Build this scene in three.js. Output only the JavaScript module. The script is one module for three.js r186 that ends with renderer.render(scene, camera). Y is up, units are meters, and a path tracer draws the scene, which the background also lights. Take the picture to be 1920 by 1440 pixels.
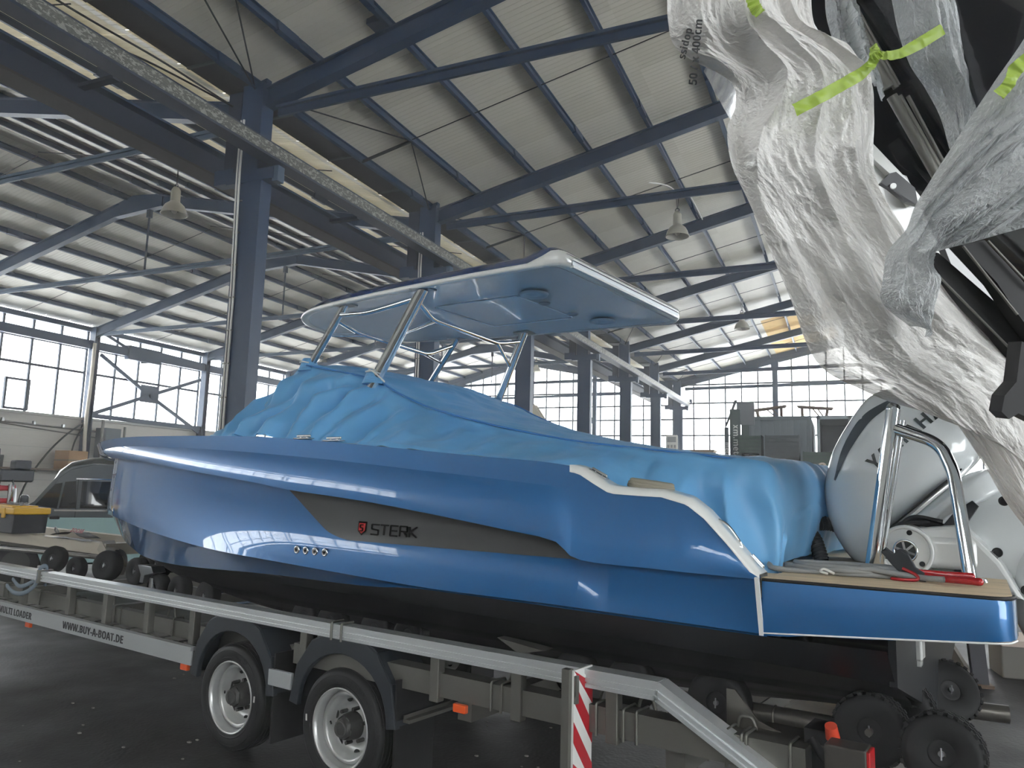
import * as THREE from 'three';
import { mergeGeometries } from 'three/addons/utils/BufferGeometryUtils.js';
import { RoundedBoxGeometry } from 'three/addons/geometries/RoundedBoxGeometry.js';
import { TextGeometry } from 'three/addons/geometries/TextGeometry.js';
import { FontLoader } from 'three/addons/loaders/FontLoader.js';
import { ImprovedNoise } from 'three/addons/math/ImprovedNoise.js';

// ---------- camera, sky, exposure ----------
const scene = new THREE.Scene();
const camera = new THREE.PerspectiveCamera(2 * Math.atan(720 / 1445) * 180 / Math.PI, 4 / 3, 0.05, 300);
const RAD = Math.PI / 180;
camera.position.set(0, 1.85, 0);
camera.rotation.order = 'YXZ';
camera.rotation.set(7.82 * RAD, 23.39 * RAD, 1.54 * RAD);
scene.background = new THREE.Color(0.94, 0.98, 1.0);       // bright overcast sky
scene.backgroundIntensity = 7.5;
scene.fog = new THREE.FogExp2(0xf6f6f6, 0.005);             // thin haze, also standing in for lens glare from the windows
const renderer = new THREE.WebGLRenderer({ antialias: true });
renderer.toneMapping = THREE.LinearToneMapping;
renderer.toneMappingExposure = 1.4;
renderer.shadowMap.enabled = true;

// ---------- helpers ----------
let seed = 12345;
const rnd = () => { seed |= 0; seed = seed + 0x6D2B79F5 | 0; let t = Math.imul(seed ^ seed >>> 15, 1 | seed); t = t + Math.imul(t ^ t >>> 7, 61 | t) ^ t; return ((t ^ t >>> 14) >>> 0) / 4294967296; };
const perlin = new ImprovedNoise();
const nz = (x, y, z = 0.37) => perlin.noise(x, y, z);
const fbm = (x, y, z = 0.37, o = 4) => { let s = 0, a = 0.5; for (let i = 0; i < o; i++) { s += a * nz(x, y, z + i * 3.1); x *= 2.03; y *= 2.03; a *= 0.5; } return s; };
const V = (x, y, z) => new THREE.Vector3(x, y, z);
const lerp = (a, b, t) => a + (b - a) * t, clamp = (x, a, b) => Math.min(b, Math.max(a, x));
const sstep = (a, b, x) => { const t = clamp((x - a) / (b - a), 0, 1); return t * t * (3 - 2 * t); };
const used = {};
function numbered(n) { const k = used[n] = (used[n] ?? -1) + 1; return k ? `${n}_${String(k).padStart(3, '0')}` : n; }
function tag(o, label, category, group) { o.userData = { ...o.userData, label, category }; if (group) o.userData.group = group; return o; }
function thing(name, label, category, pos = [0, 0, 0], turn = 0, group) {
  const o = new THREE.Group(); o.name = numbered(name); o.position.set(...pos); o.rotation.y = turn; scene.add(o);
  return tag(o, label, category, group);
}
function structure(name, group = true) { const o = new THREE.Group(); o.name = name; o.userData.kind = 'structure'; scene.add(o); return o; }
function clean(g) {
  let h = g.index ? g.toNonIndexed() : g.clone();
  for (const k of Object.keys(h.attributes)) if (!['position', 'normal', 'uv'].includes(k)) h.deleteAttribute(k);
  if (!h.attributes.normal) h.computeVertexNormals();
  if (!h.attributes.uv) h.setAttribute('uv', new THREE.BufferAttribute(new Float32Array(h.attributes.position.count * 2), 2));
  return h;
}
const join = (list) => list.length === 1 ? list[0] : mergeGeometries(list.map(clean));
function part(name, geo, mat, parent, label) {
  const m = new THREE.Mesh(Array.isArray(geo) ? join(geo) : geo, mat); m.name = parent && parent !== scene ? name : numbered(name);
  m.castShadow = m.receiveShadow = true; if (label) m.userData.label = label; (parent ?? scene).add(m); return m;
}
const box = (w, h, d, x = 0, y = 0, z = 0) => new THREE.BoxGeometry(w, h, d).translate(x, y, z);
const rbox = (w, h, d, r, x = 0, y = 0, z = 0, s = 2) => new RoundedBoxGeometry(w, h, d, s, r).translate(x, y, z);
const bbox = (x0, x1, y0, y1, z0, z1) => box(x1 - x0, y1 - y0, z1 - z0, (x0 + x1) / 2, (y0 + y1) / 2, (z0 + z1) / 2);
function along(g, a, b, up = V(0, 1, 0)) {           // geometry built along +Z from 0, carried to the line a-b
  const z = b.clone().sub(a).normalize(), x = up.clone().cross(z); if (x.lengthSq() < 1e-8) x.set(1, 0, 0); x.normalize(); const y = z.clone().cross(x);
  return g.applyMatrix4(new THREE.Matrix4().makeBasis(x, y, z).setPosition(a));
}
function bar(a, b, w, h, up) { const L = a.distanceTo(b); return along(new THREE.BoxGeometry(w, h, L).translate(0, 0, L / 2), a, b, up); }
function rod(a, b, r, seg = 8) { const L = a.distanceTo(b); return along(new THREE.CylinderGeometry(r, r, L, seg).rotateX(Math.PI / 2).translate(0, 0, L / 2), a, b); }
function extrude(pts, depth, bevel = 0, steps = 1) {
  const s = new THREE.Shape(pts.map((p) => new THREE.Vector2(...p)));
  return new THREE.ExtrudeGeometry(s, { depth, bevelEnabled: bevel > 0, bevelSize: bevel, bevelThickness: bevel, bevelSegments: 2, steps });
}
function ibeam(a, b, w, h, tf, tw, up) {
  const L = a.distanceTo(b);
  const g = join([box(w, tf, L, 0, h / 2 - tf / 2, L / 2), box(w, tf, L, 0, -h / 2 + tf / 2, L / 2), box(tw, h - 2 * tf, L, 0, 0, L / 2)]);
  return along(g, a, b, up);
}
function tube(pts, r, seg = 10, n = 0, closed = false, tension = 0.5) {
  const c = new THREE.CatmullRomCurve3(pts, closed, 'catmullrom', tension);
  return new THREE.TubeGeometry(c, n || pts.length * 8, r, seg, closed);
}
function bentTube(pts, r, bend = 0.08, seg = 12) {    // straight runs with rounded corners
  const path = new THREE.CurvePath(); let prev = pts[0];
  for (let i = 1; i < pts.length - 1; i++) {
    const p = pts[i], d1 = prev.clone().sub(p), d2 = pts[i + 1].clone().sub(p), k = Math.min(bend, d1.length() * 0.45, d2.length() * 0.45);
    const a = p.clone().add(d1.setLength(k)), b = p.clone().add(d2.setLength(k));
    path.add(new THREE.LineCurve3(prev, a)); path.add(new THREE.QuadraticBezierCurve3(a, p, b)); prev = b;
  }
  path.add(new THREE.LineCurve3(prev, pts[pts.length - 1]));
  return new THREE.TubeGeometry(path, pts.length * 14, r, seg, false);
}
function grid(nu, nv, f, flip = false) {                // f(u, v) -> Vector3, with uv
  const p = [], uv = [], ix = [];
  for (let j = 0; j <= nv; j++) for (let i = 0; i <= nu; i++) { const q = f(i / nu, j / nv); p.push(q.x, q.y, q.z); uv.push(q.u ?? i / nu, q.v ?? j / nv); }
  for (let j = 0; j < nv; j++) for (let i = 0; i < nu; i++) { const a = j * (nu + 1) + i, b = a + 1, c = a + nu + 1, d = c + 1; flip ? ix.push(a, b, d, a, d, c) : ix.push(a, d, b, a, c, d); }
  const g = new THREE.BufferGeometry(); g.setAttribute('position', new THREE.Float32BufferAttribute(p, 3)); g.setAttribute('uv', new THREE.Float32BufferAttribute(uv, 2)); g.setIndex(ix); g.computeVertexNormals(); return g;
}
function table(t) {                                     // smooth interpolation through [x, y] pairs, x rising
  return (x) => {
    if (x <= t[0][0]) return t[0][1]; const n = t.length - 1; if (x >= t[n][0]) return t[n][1];
    let i = 0; while (x > t[i + 1][0]) i++;
    const d = (k) => k <= 0 ? (t[1][1] - t[0][1]) / (t[1][0] - t[0][0]) : k >= n ? (t[n][1] - t[n - 1][1]) / (t[n][0] - t[n - 1][0]) : (t[k + 1][1] - t[k - 1][1]) / (t[k + 1][0] - t[k - 1][0]);
    const h = t[i + 1][0] - t[i][0], s = (x - t[i][0]) / h, s2 = s * s, s3 = s2 * s;
    return (2 * s3 - 3 * s2 + 1) * t[i][1] + (s3 - 2 * s2 + s) * h * d(i) + (3 * s2 - 2 * s3) * t[i + 1][1] + (s3 - s2) * h * d(i + 1);
  };
}
const ORD = ['nearest', 'second', 'third', 'fourth', 'fifth', 'sixth', 'seventh', 'eighth', 'ninth', 'tenth', 'eleventh', 'twelfth', 'thirteenth', 'fourteenth', 'fifteenth', 'sixteenth'];

// ---------- textures and materials ----------
function tex(w, h, f, srgb = false, rep) {
  const d = new Uint8Array(w * h * 4);
  for (let y = 0; y < h; y++) for (let x = 0; x < w; x++) { const c = f(x / w, y / h, x, y), k = (y * w + x) * 4; d[k] = clamp(c[0], 0, 255); d[k + 1] = clamp(c[1] ?? c[0], 0, 255); d[k + 2] = clamp(c[2] ?? c[0], 0, 255); d[k + 3] = 255; }
  const t = new THREE.DataTexture(d, w, h); t.wrapS = t.wrapT = THREE.RepeatWrapping; t.magFilter = THREE.LinearFilter; t.minFilter = THREE.LinearMipmapLinearFilter; t.generateMipmaps = true;
  if (srgb) t.colorSpace = THREE.SRGBColorSpace; if (rep) t.repeat.set(...rep); t.needsUpdate = true; return t;
}
const tileNoise = (u, v, fx, fy, z) => {                // tiles in u and v
  const a = fbm(u * fx, v * fy, z), b = fbm((u - 1) * fx, v * fy, z), c = fbm(u * fx, (v - 1) * fy, z), d = fbm((u - 1) * fx, (v - 1) * fy, z);
  return lerp(lerp(a, b, u), lerp(c, d, u), v);
};
const std = (color, roughness = 0.6, metalness = 0, extra = {}) => new THREE.MeshStandardMaterial({ color, roughness, metalness, side: THREE.DoubleSide, ...extra });
const phys = (o) => new THREE.MeshPhysicalMaterial({ side: THREE.DoubleSide, ...o });
const asphaltTex = tex(1024, 1024, (u, v) => { const g = 128 + 60 * tileNoise(u, v, 6, 6, 1.3) + (rnd() - 0.5) * 34 + (rnd() > 0.995 ? 40 : 0); return [g, g * 0.985, g * 0.95]; }, true);
const asphaltRough = tex(512, 512, (u, v) => [165 + 130 * tileNoise(u, v, 5, 5, 8.2)]);
const grainBump = tex(256, 256, () => [rnd() * 255]);
const galvTex = tex(512, 256, (u, v) => { const n = tileNoise(u, v, 22, 11, 4.1), m = tileNoise(u, v, 60, 30, 2.2), g = 125 + (n + 0.5 * m > 0.06 ? 58 : 0) + m * 60 + (rnd() - 0.5) * 14; return [g, g * 1.0, g * 0.97]; }, true);
const brushTex = tex(64, 512, (u, v, x, y) => [150 + 60 * fbm(0.3, y * 0.21, 5.5) + (rnd() - 0.5) * 25]);
const teakTex = tex(512, 512, (u, v) => { const w = tileNoise(u, v, 3, 46, 3.3), k = 1 + 0.32 * w + (rnd() - 0.5) * 0.05; return [222 * k, 200 * k, 166 * k]; }, true);
const wallTex = tex(512, 512, (u, v) => { const g = 205 + 34 * tileNoise(u, v, 5, 5, 6.6) + (rnd() - 0.5) * 8; return [g, g * 0.985, g * 0.95]; }, true);
const crinkle = tex(512, 512, (u, v) => { const a = tileNoise(u, v, 9, 9, 1.1), b = tileNoise(u, v, 16, 16, 9.4); return [255 * clamp(1 - Math.abs(a) * 3.2, 0, 1) * 0.6 + 102 * clamp(1 - Math.abs(b) * 3.5, 0, 1)]; });
const tarpBump = tex(512, 512, (u, v) => { const a = tileNoise(u, v, 6, 6, 11.1); return [128 + 300 * a]; });
const M = {
  floor: std('#403f3e', 0.85, 0, { map: asphaltTex, roughnessMap: asphaltRough, bumpMap: grainBump, bumpScale: 0.002 }),
  navy: std('#1d3550', 0.45),
  navyDark: std('#1f2c3f', 0.5), blueGrey: std('#415468', 0.5),
  roof: std('#bdb8a8', 0.45), roofOpal: phys({ color: '#ebe4d0', roughness: 1, transmission: 0.14, thickness: 0 }), roofYellow: phys({ color: '#e6c98a', roughness: 1, transmission: 0.14, thickness: 0 }),
  gutter: std('#15181a', 0.7), black: std('#0c0d0f', 0.6), blackGloss: phys({ color: '#0a0d12', roughness: 0.16, clearcoat: 1, clearcoatRoughness: 0.04 }),
  galv: std('#c9c9c4', 0.5, 0.35, { map: galvTex }),
  alu: std('#cfd2d4', 0.34, 0.6), aluDull: std('#73726c', 0.44, 0.6), aluPaint: std('#a3a6a7', 0.45, 0.2),
  steelTube: std('#6f6c66', 0.42, 0.8), rust: std('#6b5a4c', 0.8, 0.1),
  chrome: std('#dfe3e6', 0.07, 1), steel: std('#a9acae', 0.28, 1),
  wall: std('#ffffff', 0.85, 0, { map: wallTex }), wallCap: std('#b9b9b3', 0.8),
  glass: phys({ color: '#ffffff', roughness: 0, transmission: 1, thickness: 0, ior: 1.5 }), bars: std('#39434e', 0.6), 
  cable: std('#16181a', 0.7), cord: std('#d4d4cf', 0.5), lampBody: std('#a9a69a', 0.5, 0.3), lampGlass: phys({ color: '#bdb9ae', roughness: 0.3, transmission: 0.3, thickness: 0 }), reflector: std('#d8d8d6', 0.15, 1),
  hull: phys({ color: '#21649c', metalness: 0.4, roughness: 0.42, clearcoat: 1, clearcoatRoughness: 0.03 }),
  bottom: phys({ color: '#14181c', roughness: 0.38, clearcoat: 0.25, clearcoatRoughness: 0.25 }),
  vinyl: std('#595a5a', 0.26, 0.25), white: phys({ color: '#e4e5e2', roughness: 0.3, clearcoat: 0.6, clearcoatRoughness: 0.06 }),
  topUnder: phys({ color: '#d3dfe8', roughness: 0.2, clearcoat: 0.6, clearcoatRoughness: 0.03 }), topBlue: phys({ color: '#173f7c', roughness: 0.25, clearcoat: 1, clearcoatRoughness: 0.05, metalness: 0.3 }),
  tarp: phys({ color: '#6cafe0', roughness: 0.6, transmission: 0.18, thickness: 0, bumpMap: tarpBump, bumpScale: 0.012, clearcoat: 0.35, clearcoatRoughness: 0.28 }),
  teak: std('#ffffff', 0.7, 0, { map: teakTex }), rubber: std('#0e0f10', 0.75), tyre: std('#0f1011', 0.62), tyreTread: std('#141516', 0.8), plastic: std('#20262c', 0.5),
  rim: std('#c2c3c2', 0.36, 0.6), hub: std('#4e4e4c', 0.55, 0.5), orange: std('#e0561c', 0.3), red: std('#b32025', 0.35), redSign: std('#b0202c', 0.4), whiteSign: std('#d9dad6', 0.4),
  film: phys({ color: '#dedbd7', roughness: 0.8, transmission: 0.26, thickness: 0, bumpMap: crinkle, bumpScale: 0.008, clearcoat: 0.8, clearcoatRoughness: 0.15 }),
  filmDark: phys({ color: '#d7dadb', roughness: 0.7, transmission: 0.4, thickness: 0, bumpMap: crinkle, bumpScale: 0.012, clearcoat: 0.55, clearcoatRoughness: 0.18 }),
  tape: phys({ color: '#a3bd4d', roughness: 0.45, transmission: 0.25, thickness: 0 }), ink: std('#111214', 0.6),
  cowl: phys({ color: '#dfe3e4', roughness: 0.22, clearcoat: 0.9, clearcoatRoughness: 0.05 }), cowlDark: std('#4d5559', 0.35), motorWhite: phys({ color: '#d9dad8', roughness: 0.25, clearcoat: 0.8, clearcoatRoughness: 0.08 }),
  hose: std('#16181b', 0.4), rope: std('#8b8d8d', 0.6), ropeTan: std('#8f8a7c', 0.85), redGrip: phys({ color: '#a3151d', roughness: 0.25, clearcoat: 0.6 }), tool: std('#2c3034', 0.45, 0.5),
  vanGrey: phys({ color: '#565d61', roughness: 0.3, clearcoat: 1, clearcoatRoughness: 0.03 }), vanDark: phys({ color: '#33393c', roughness: 0.15, clearcoat: 1, clearcoatRoughness: 0.03 }), vanMint: phys({ color: '#a9c9c9', roughness: 0.25, clearcoat: 1, clearcoatRoughness: 0.05 }), tint: phys({ color: '#10161a', roughness: 0.05, clearcoat: 1 }), 
  yellow: std('#d3a425', 0.5), toolBlack: std('#24262a', 0.5), crate: std('#3f5148', 0.7), crateDark: std('#3d4346', 0.7), container: std('#6a7378', 0.6), pylon: std('#3c4b49', 0.6), wood: std('#8c7f68', 0.8), card: std('#b08d66', 0.85), tent: std('#d9d2c4', 0.9), tan: std('#8f816b', 0.85), blueBin: std('#2c7fc4', 0.5), concrete: std('#77746e', 0.9), paleBoard: std('#c9b9ae', 0.8),
};
// ---------- the hall ----------
const Z0 = -9.66, BAY = 6.03, zf = (k) => Z0 - BAY * k, ZB = zf(6), ZFRONT = zf(-4), ZLEN = ZFRONT - ZB;
{ // floor
  const g = new THREE.PlaneGeometry(46, ZLEN + 4, 1, 1).rotateX(-Math.PI / 2).translate(-8, 0, (ZFRONT + ZB) / 2); const uv = g.attributes.uv; for (let i = 0; i < uv.count; i++) uv.setXY(i, uv.getX(i) * 46 / 3.1, uv.getY(i) * ZLEN / 3.1);
  const slab = box(46, 0.3, ZLEN + 4, -8, -0.152, (ZFRONT + ZB) / 2);
  const f = part('floor', g, M.floor, scene); f.name = 'floor'; f.userData.kind = 'structure'; part('slab', slab, M.concrete, f);
}
// roof: every corrugated sheet is a piece of its own, carried by purlins
const roofY = { rl: (x) => 8.73 + 0.23 * (x + 8.7), rr: (x) => 8.73 + 0.23 * (9.7 - (x - 1)), ll: (x) => 8.1 + 0.245 * (x + 28.3), lr: (x) => 8.5 + 0.2 * (-9.5 - x) };
function sheet(x0, x1, yf, width) {
  const ribs = Math.round(width / 0.125), prof = [];
  for (let i = 0; i < ribs; i++) { const a = i * width / ribs, w = width / ribs; prof.push([a, 0], [a + w * 0.72, 0], [a + w * 0.76, 0.004], [a + w * 0.94, 0.004]); }
  prof.push([width - 0.006, 0]);
  const n = prof.length - 1, p = [], uv = [], ix = [];
  for (let s = 0; s < 2; s++) for (let i = 0; i <= n; i++) for (const x of [x0, x1]) { p.push(x, yf(x) + prof[i][1] + s * 0.07, -prof[i][0]); uv.push(x, prof[i][0]); }
  for (let s = 0; s < 2; s++) for (let i = 0; i < n; i++) { const a = s * (n + 1) * 2 + i * 2; ix.push(a, a + 1, a + 2, a + 1, a + 3, a + 2); }
  const g = new THREE.BufferGeometry(); g.setAttribute('position', new THREE.Float32BufferAttribute(p, 3)); g.setAttribute('uv', new THREE.Float32BufferAttribute(uv, 2)); g.setIndex(ix);
  const h = g.toNonIndexed(); h.computeVertexNormals(); return h;
}
function slope(name, x0, x1, yf, purlinXs, opal, dp = 0.16) {
  const c = structure(name), W = 1.005, n = Math.round(ZLEN / W), mats = [0, 1, 2].map((i) => std(['#d6d1c2', '#d1ccbd', '#dad5c7'][i], 0.36));
  const spans = opal?.strip ? [[x0, opal.strip[0], 0], [opal.strip[0], opal.strip[1], 1], [opal.strip[1], x1, 0]].filter((s) => Math.abs(s[1] - s[0]) > 0.05) : [[x0, x1, 0]];
  const geos = spans.map((s) => sheet(s[0], s[1], yf, W));
  for (let i = 0; i < n; i++) spans.forEach((s, j) => { const z = ZFRONT - i * W, lit = s[2] && opal.at(z); const m = part(lit ? 'translucent_sheet' : 'roof_sheet', geos[j], lit ? M[opal.mat ?? 'roofOpal'] : mats[(i * 7 + j) % 3], c); m.position.z = z; });
  for (const x of purlinXs) {
    const y = yf(x) - dp / 2 - 0.01, up = V(-(yf(x + 1) - yf(x)), 1, 0).normalize(), list = [];
    const C = (z0, z1, w, d) => list.push(bar(V(x, y + dp / 2 - 0.01, z0), V(x, y + dp / 2 - 0.01, z1), w, 0.02, up), bar(V(x, y, z0), V(x, y, z1), 0.02, dp, up), bar(V(x, y - dp / 2 + 0.01, z0), V(x, y - dp / 2 + 0.01, z1), w, d, up));
    C(ZFRONT, ZB, 0.065, 0.02);
    for (let k = -1; k < 6; k++) list.push(bar(V(x, y, zf(k) + 0.55), V(x, y, zf(k) + 1.05), 0.095, dp + 0.03, up));   // lapped joint
    part('purlin', list, M.navy, c);
  }
  const rods = []; for (let k = -1; k < 6; k++) rods.push(rod(V(x0, yf(x0) - 0.14, zf(k) - BAY / 2), V(x1, yf(x1) - 0.14, zf(k) - BAY / 2), 0.012, 5));
  part('sag_rod', rods, M.cable, c);
  return c;
}
const range = (a, b, s) => { const r = []; for (let x = a; s > 0 ? x <= b : x >= b; x += s) r.push(x); return r; };
const cR = slope('ceiling_right', -9.1, 1, roofY.rl, [-9.0, ...range(-7.84, 0.9, 1.385)], { strip: [-3.4, 0.6], mat: 'roofYellow', at: (z) => z < zf(4) && !(z > zf(4.6) && Math.round(z) % 3 === 0) });
slope('ceiling_far_right', 1, 11.3, roofY.rr, range(2.2, 11, 1.385));
slope('ceiling_left', -28.4, -19.2, roofY.ll, range(-27.0, -19.4, 1.26));
slope('ceiling_middle', -19.2, -9.75, roofY.lr, range(-18.1, -10, 1.055), { strip: [-14.6, -9.9], at: (z) => true }, 0.13);
{ // ridges and the wind bracing rods beside the valley
  const r = part('ridge_cap', [bar(V(1, roofY.rl(1) + 0.06, ZFRONT), V(1, roofY.rl(1) + 0.06, ZB), 0.7, 0.05)], M.roof, cR);
  const b = [];
  for (let k = -1; k < 6; k++) {
    const y = (x) => roofY.rl(x) - 0.16, zm = zf(k) - BAY / 2;
    b.push(rod(V(-9.05, y(-9.05), zf(k) - 0.1), V(-7.84, y(-7.84), zm), 0.014, 5), rod(V(-9.05, y(-9.05), zf(k + 1) + 0.1), V(-7.84, y(-7.84), zm), 0.014, 5), bar(V(-9.0, y(-9), zm), V(-7.84, y(-7.84), zm), 0.04, 0.05));
    if (k < 0) b.push(rod(V(-9.05, y(-9.05), zf(0) + 0.1), V(-5.1, y(-5.1), zf(-1)), 0.014, 5));
  }
  part('wind_brace', b, M.cable, cR);
  const rc = part('ridge_cap', [bar(V(-19.2, roofY.ll(-19.2) + 0.06, ZFRONT), V(-19.2, roofY.ll(-19.2) + 0.06, ZB), 0.7, 0.05)], M.roof, scene); rc.name = 'trim_1'; rc.userData.kind = 'structure';
}
// valley gutter over the middle row of columns
{ const g = thing('valley_gutter', 'long black valley gutter above the middle row of columns', 'gutter', [-9.45, 8.6, ZB]);
  part('trough', [bbox(-0.32, 0.3, 0, 0.02, 0, ZLEN), bbox(-0.32, -0.3, 0, 0.22, 0, ZLEN), bbox(0.28, 0.3, 0, 0.2, 0, ZLEN)], M.gutter, g);
  const br = []; for (let z = 1; z < ZLEN; z += 1.9) br.push(box(0.6, 0.03, 0.05, 0, -0.015, z)); part('gutter_bracket', br, std('#3a3f42', 0.6), g); }

// walls with glazing
function glazing(name, place, u0, u1, ys, top, du, extra) {   // u runs along the wall; ys = sill and transoms; top(u)
  const w = structure(name), bars = [], n = Math.round((u1 - u0) / du), d = (u1 - u0) / n, pane = {};
  for (let i = 0; i < n; i++) {
    const a = u0 + i * d, b = a + d;
    for (let j = 0; j < ys.length; j++) {
      const ya = ys[j], lim = Math.max(top(a), top(b)), yb0 = ys[j + 1] ?? 99;
      if (ya >= Math.min(top(a), top(b)) - 0.02) continue;
      const ybA = Math.min(yb0, top(a)), ybB = Math.min(yb0, top(b)), e = 0.02;
      const key = [d, ya, ybA, ybB].map((x) => x.toFixed(3)).join();
      pane[key] ??= place(extrude([[e, ya + e], [d - e, ya + e], [d - e, ybB - e], [e, ybA - e]], 0.006), 0);
      const m = part('pane', pane[key], M.glass, w); m.position.copy(place(null, a));
    }
  }
  const geo = []; 
  for (let i = 0; i <= n; i++) { const u = u0 + i * d, h = top(u) - ys[0]; geo.push(box(0.075, h, 0.07, u, ys[0] + h / 2, 0)); }
  part('mullions', geo.map((g) => place(g, 0)), M.bars, w);
  const tr = []; for (const y of ys) { let a = u0, b = u1; while (a < b && top(a) < y) a += 0.2; while (b > a && top(b) < y) b -= 0.2; tr.push(place(box(b - a, 0.09, 0.08, (a + b) / 2, y, 0), 0)); }
  part('transoms', tr, M.bars, w);
  extra?.(w, place);
  return w;
}
const onLeft = (g, u) => g ? g.rotateY(Math.PI / 2).translate(-28.3, 0, 0) : V(0, 0, -u);     // u = -z
const onBack = (g, u) => g ? g.translate(0, 0, ZB) : V(u, 0, 0);
const onFront = (g, u) => g ? g.translate(0, 0, ZFRONT) : V(u, 0, 0);
const onRight = (g, u) => g ? g.rotateY(Math.PI / 2).translate(11.2, 0, 0) : V(0, 0, -u);
let win = 1;
for (let k = -4; k < 6; k++) {
  const seen = k >= 0;
  glazing('window_' + win++, onLeft, -zf(k) + 0.12, -zf(k + 1) - 0.12, [4.24, 6.1, 7.1], () => 7.82, 1.16, (w, place) => {
    if (k === 1) part('opening_sash', [4.36, 5.46].map((y) => place(box(0.94, 0.08, 0.1, 18.9, y, 0), 0)).concat([18.46, 19.34].map((u) => place(box(0.08, 1.16, 0.1, u, 4.92, 0), 0))), M.bars, w);
  });
}
const gableL = (u) => Math.min(roofY.ll(u), roofY.lr(u)) - 0.25, gableR = (u) => Math.min(roofY.rl(u), roofY.rr(u)) - 0.25;
glazing('window_' + win++, onBack, -28.2, -9.3, [3.2, 5.3, 6.25, 7.1, 7.95, 8.7], gableL, 0.92);
glazing('window_' + win++, onBack, -9.0, 11.1, [3.2, 5.3, 6.3, 7.2, 8.3], gableR, 0.9);
glazing('window_' + win++, onFront, -9.0, 11.1, [7.0], gableR, 5);
for (let k = 0; k < 6; k++) glazing('window_' + win++, onRight, -zf(k) + 0.12, -zf(k + 1) - 0.12, [4.4], () => 8.05, 2.9);
function wallOf(name, geo, mat = M.wall) { const w = part(name, geo, mat, scene); w.name = name; w.userData.kind = 'structure'; return w; }
{
  const L = wallOf('wall_left', bbox(-28.55, -28.2, 0, 4.2, ZB - 0.3, ZFRONT + 0.3));
  const joints = []; for (let y = 0.5; y < 4.1; y += 0.62) joints.push(bbox(-28.203, -28.19, y, y + 0.02, ZB, ZFRONT)); part('panel_joint', joints, M.wallCap, L);
  part('sill', bbox(-28.55, -28.08, 4.18, 4.28, ZB, ZFRONT), M.wallCap, L);
  part('lintel', bbox(-28.45, -28.15, 7.8, 8.0, ZB, ZFRONT), M.navy, L);
  wallOf('wall_back', [bbox(-28.5, 11.4, 0, 3.2, ZB - 0.25, ZB + 0.08)]);
  const top = (xs, f, z0) => extrude([[xs[0], f(xs[0]) - 0.26], [xs[1], f(xs[1]) - 0.26], [xs[2], f(xs[2]) - 0.26], [xs[2], f(xs[2]) + 0.3], [xs[1], f(xs[1]) + 0.3], [xs[0], f(xs[0]) + 0.3]], 0.2).translate(0, 0, z0);
  for (const [n, z] of [['trim_2', ZB - 0.1], ['trim_3', ZFRONT - 0.1]]) wallOf(n, [top([-28.5, -19.2, -9.4], (x) => Math.min(roofY.ll(x), roofY.lr(x)), z), top([-9.4, 1, 11.3], (x) => Math.min(roofY.rl(x), roofY.rr(x)), z)], M.navy);
  wallOf('wall_front', [bbox(-28.5, -9.2, 0, 10.2, ZFRONT - 0.1, ZFRONT + 0.25), bbox(-9.2, 11.4, 0, 7.0, ZFRONT - 0.1, ZFRONT + 0.25)]);
  wallOf('wall_right', [bbox(11.1, 11.45, 0, 4.4, ZB, -3), bbox(11.1, 11.45, 0, 4.8, 8, ZFRONT), bbox(11.1, 11.45, 4.4, 8.7, zf(0), -3), bbox(11.1, 11.45, 4.8, 8.7, -3, ZFRONT), bbox(11.1, 11.4, 8.05, 8.7, ZB, ZFRONT)]);
}
{ const d = structure('door_1'); part('door_frame', [bbox(10.95, 11.15, 0, 4.95, -3.15, -2.95), bbox(10.95, 11.15, 0, 4.95, 7.95, 8.15), bbox(10.95, 11.15, 4.78, 4.98, -3.15, 8.15)], M.navy, d); part('rolled_shutter', new THREE.CylinderGeometry(0.3, 0.3, 11, 20).rotateX(Math.PI / 2).translate(10.75, 5.2, 2.5), M.aluDull, d); }   // the open hall door that lights the stern from the right
// left wall steel: posts, long girt, cross bracing with gusset plates
for (let k = 0; k < 6; k++) {
  const p = thing('wall_post', `blue steel post against the bright left wall, ${ORD[k]} along that wall`, 'column', [-28.02, 0, zf(k)]);
  part('shaft', [bbox(-0.16, 0.16, 0, 8.0, -0.12, -0.09), bbox(-0.16, 0.16, 0, 8.0, 0.09, 0.12), bbox(-0.015, 0.015, 0, 8.0, -0.1, 0.1)], M.navy, p);
  part('base_plate', box(0.45, 0.03, 0.4, 0, 0.015, 0), M.navy, p);
}
{ const g = thing('window_girt', 'long blue horizontal girt crossing the left wall windows', 'beam', [-28.04, 7.24, ZB]);
  part('girt_beam', [bbox(-0.1, 0.1, -0.17, 0.17, 0, ZLEN)], M.navy, g);
  part('gusset_box', bbox(-0.12, 0.16, -0.3, 0.3, zf(2.4) - ZB - 0.85, zf(2.4) - ZB + 0.85), M.navy, g);
  const h = (k) => zf(k) - ZB; part('haunch_plate', [extrude([[-0.02, 0], [1.3, 0], [1.3, -0.28]], 0.05).rotateY(-Math.PI / 2).translate(0.05, -0.1, h(2.6)), bar(V(0, 0.6, h(2.05)), V(0, 0.1, h(2.3)), 0.06, 0.12), bar(V(0, 0.25, h(2.5)), V(0, 0.15, h(3)), 0.06, 0.1)], M.navy, g); }
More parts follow.
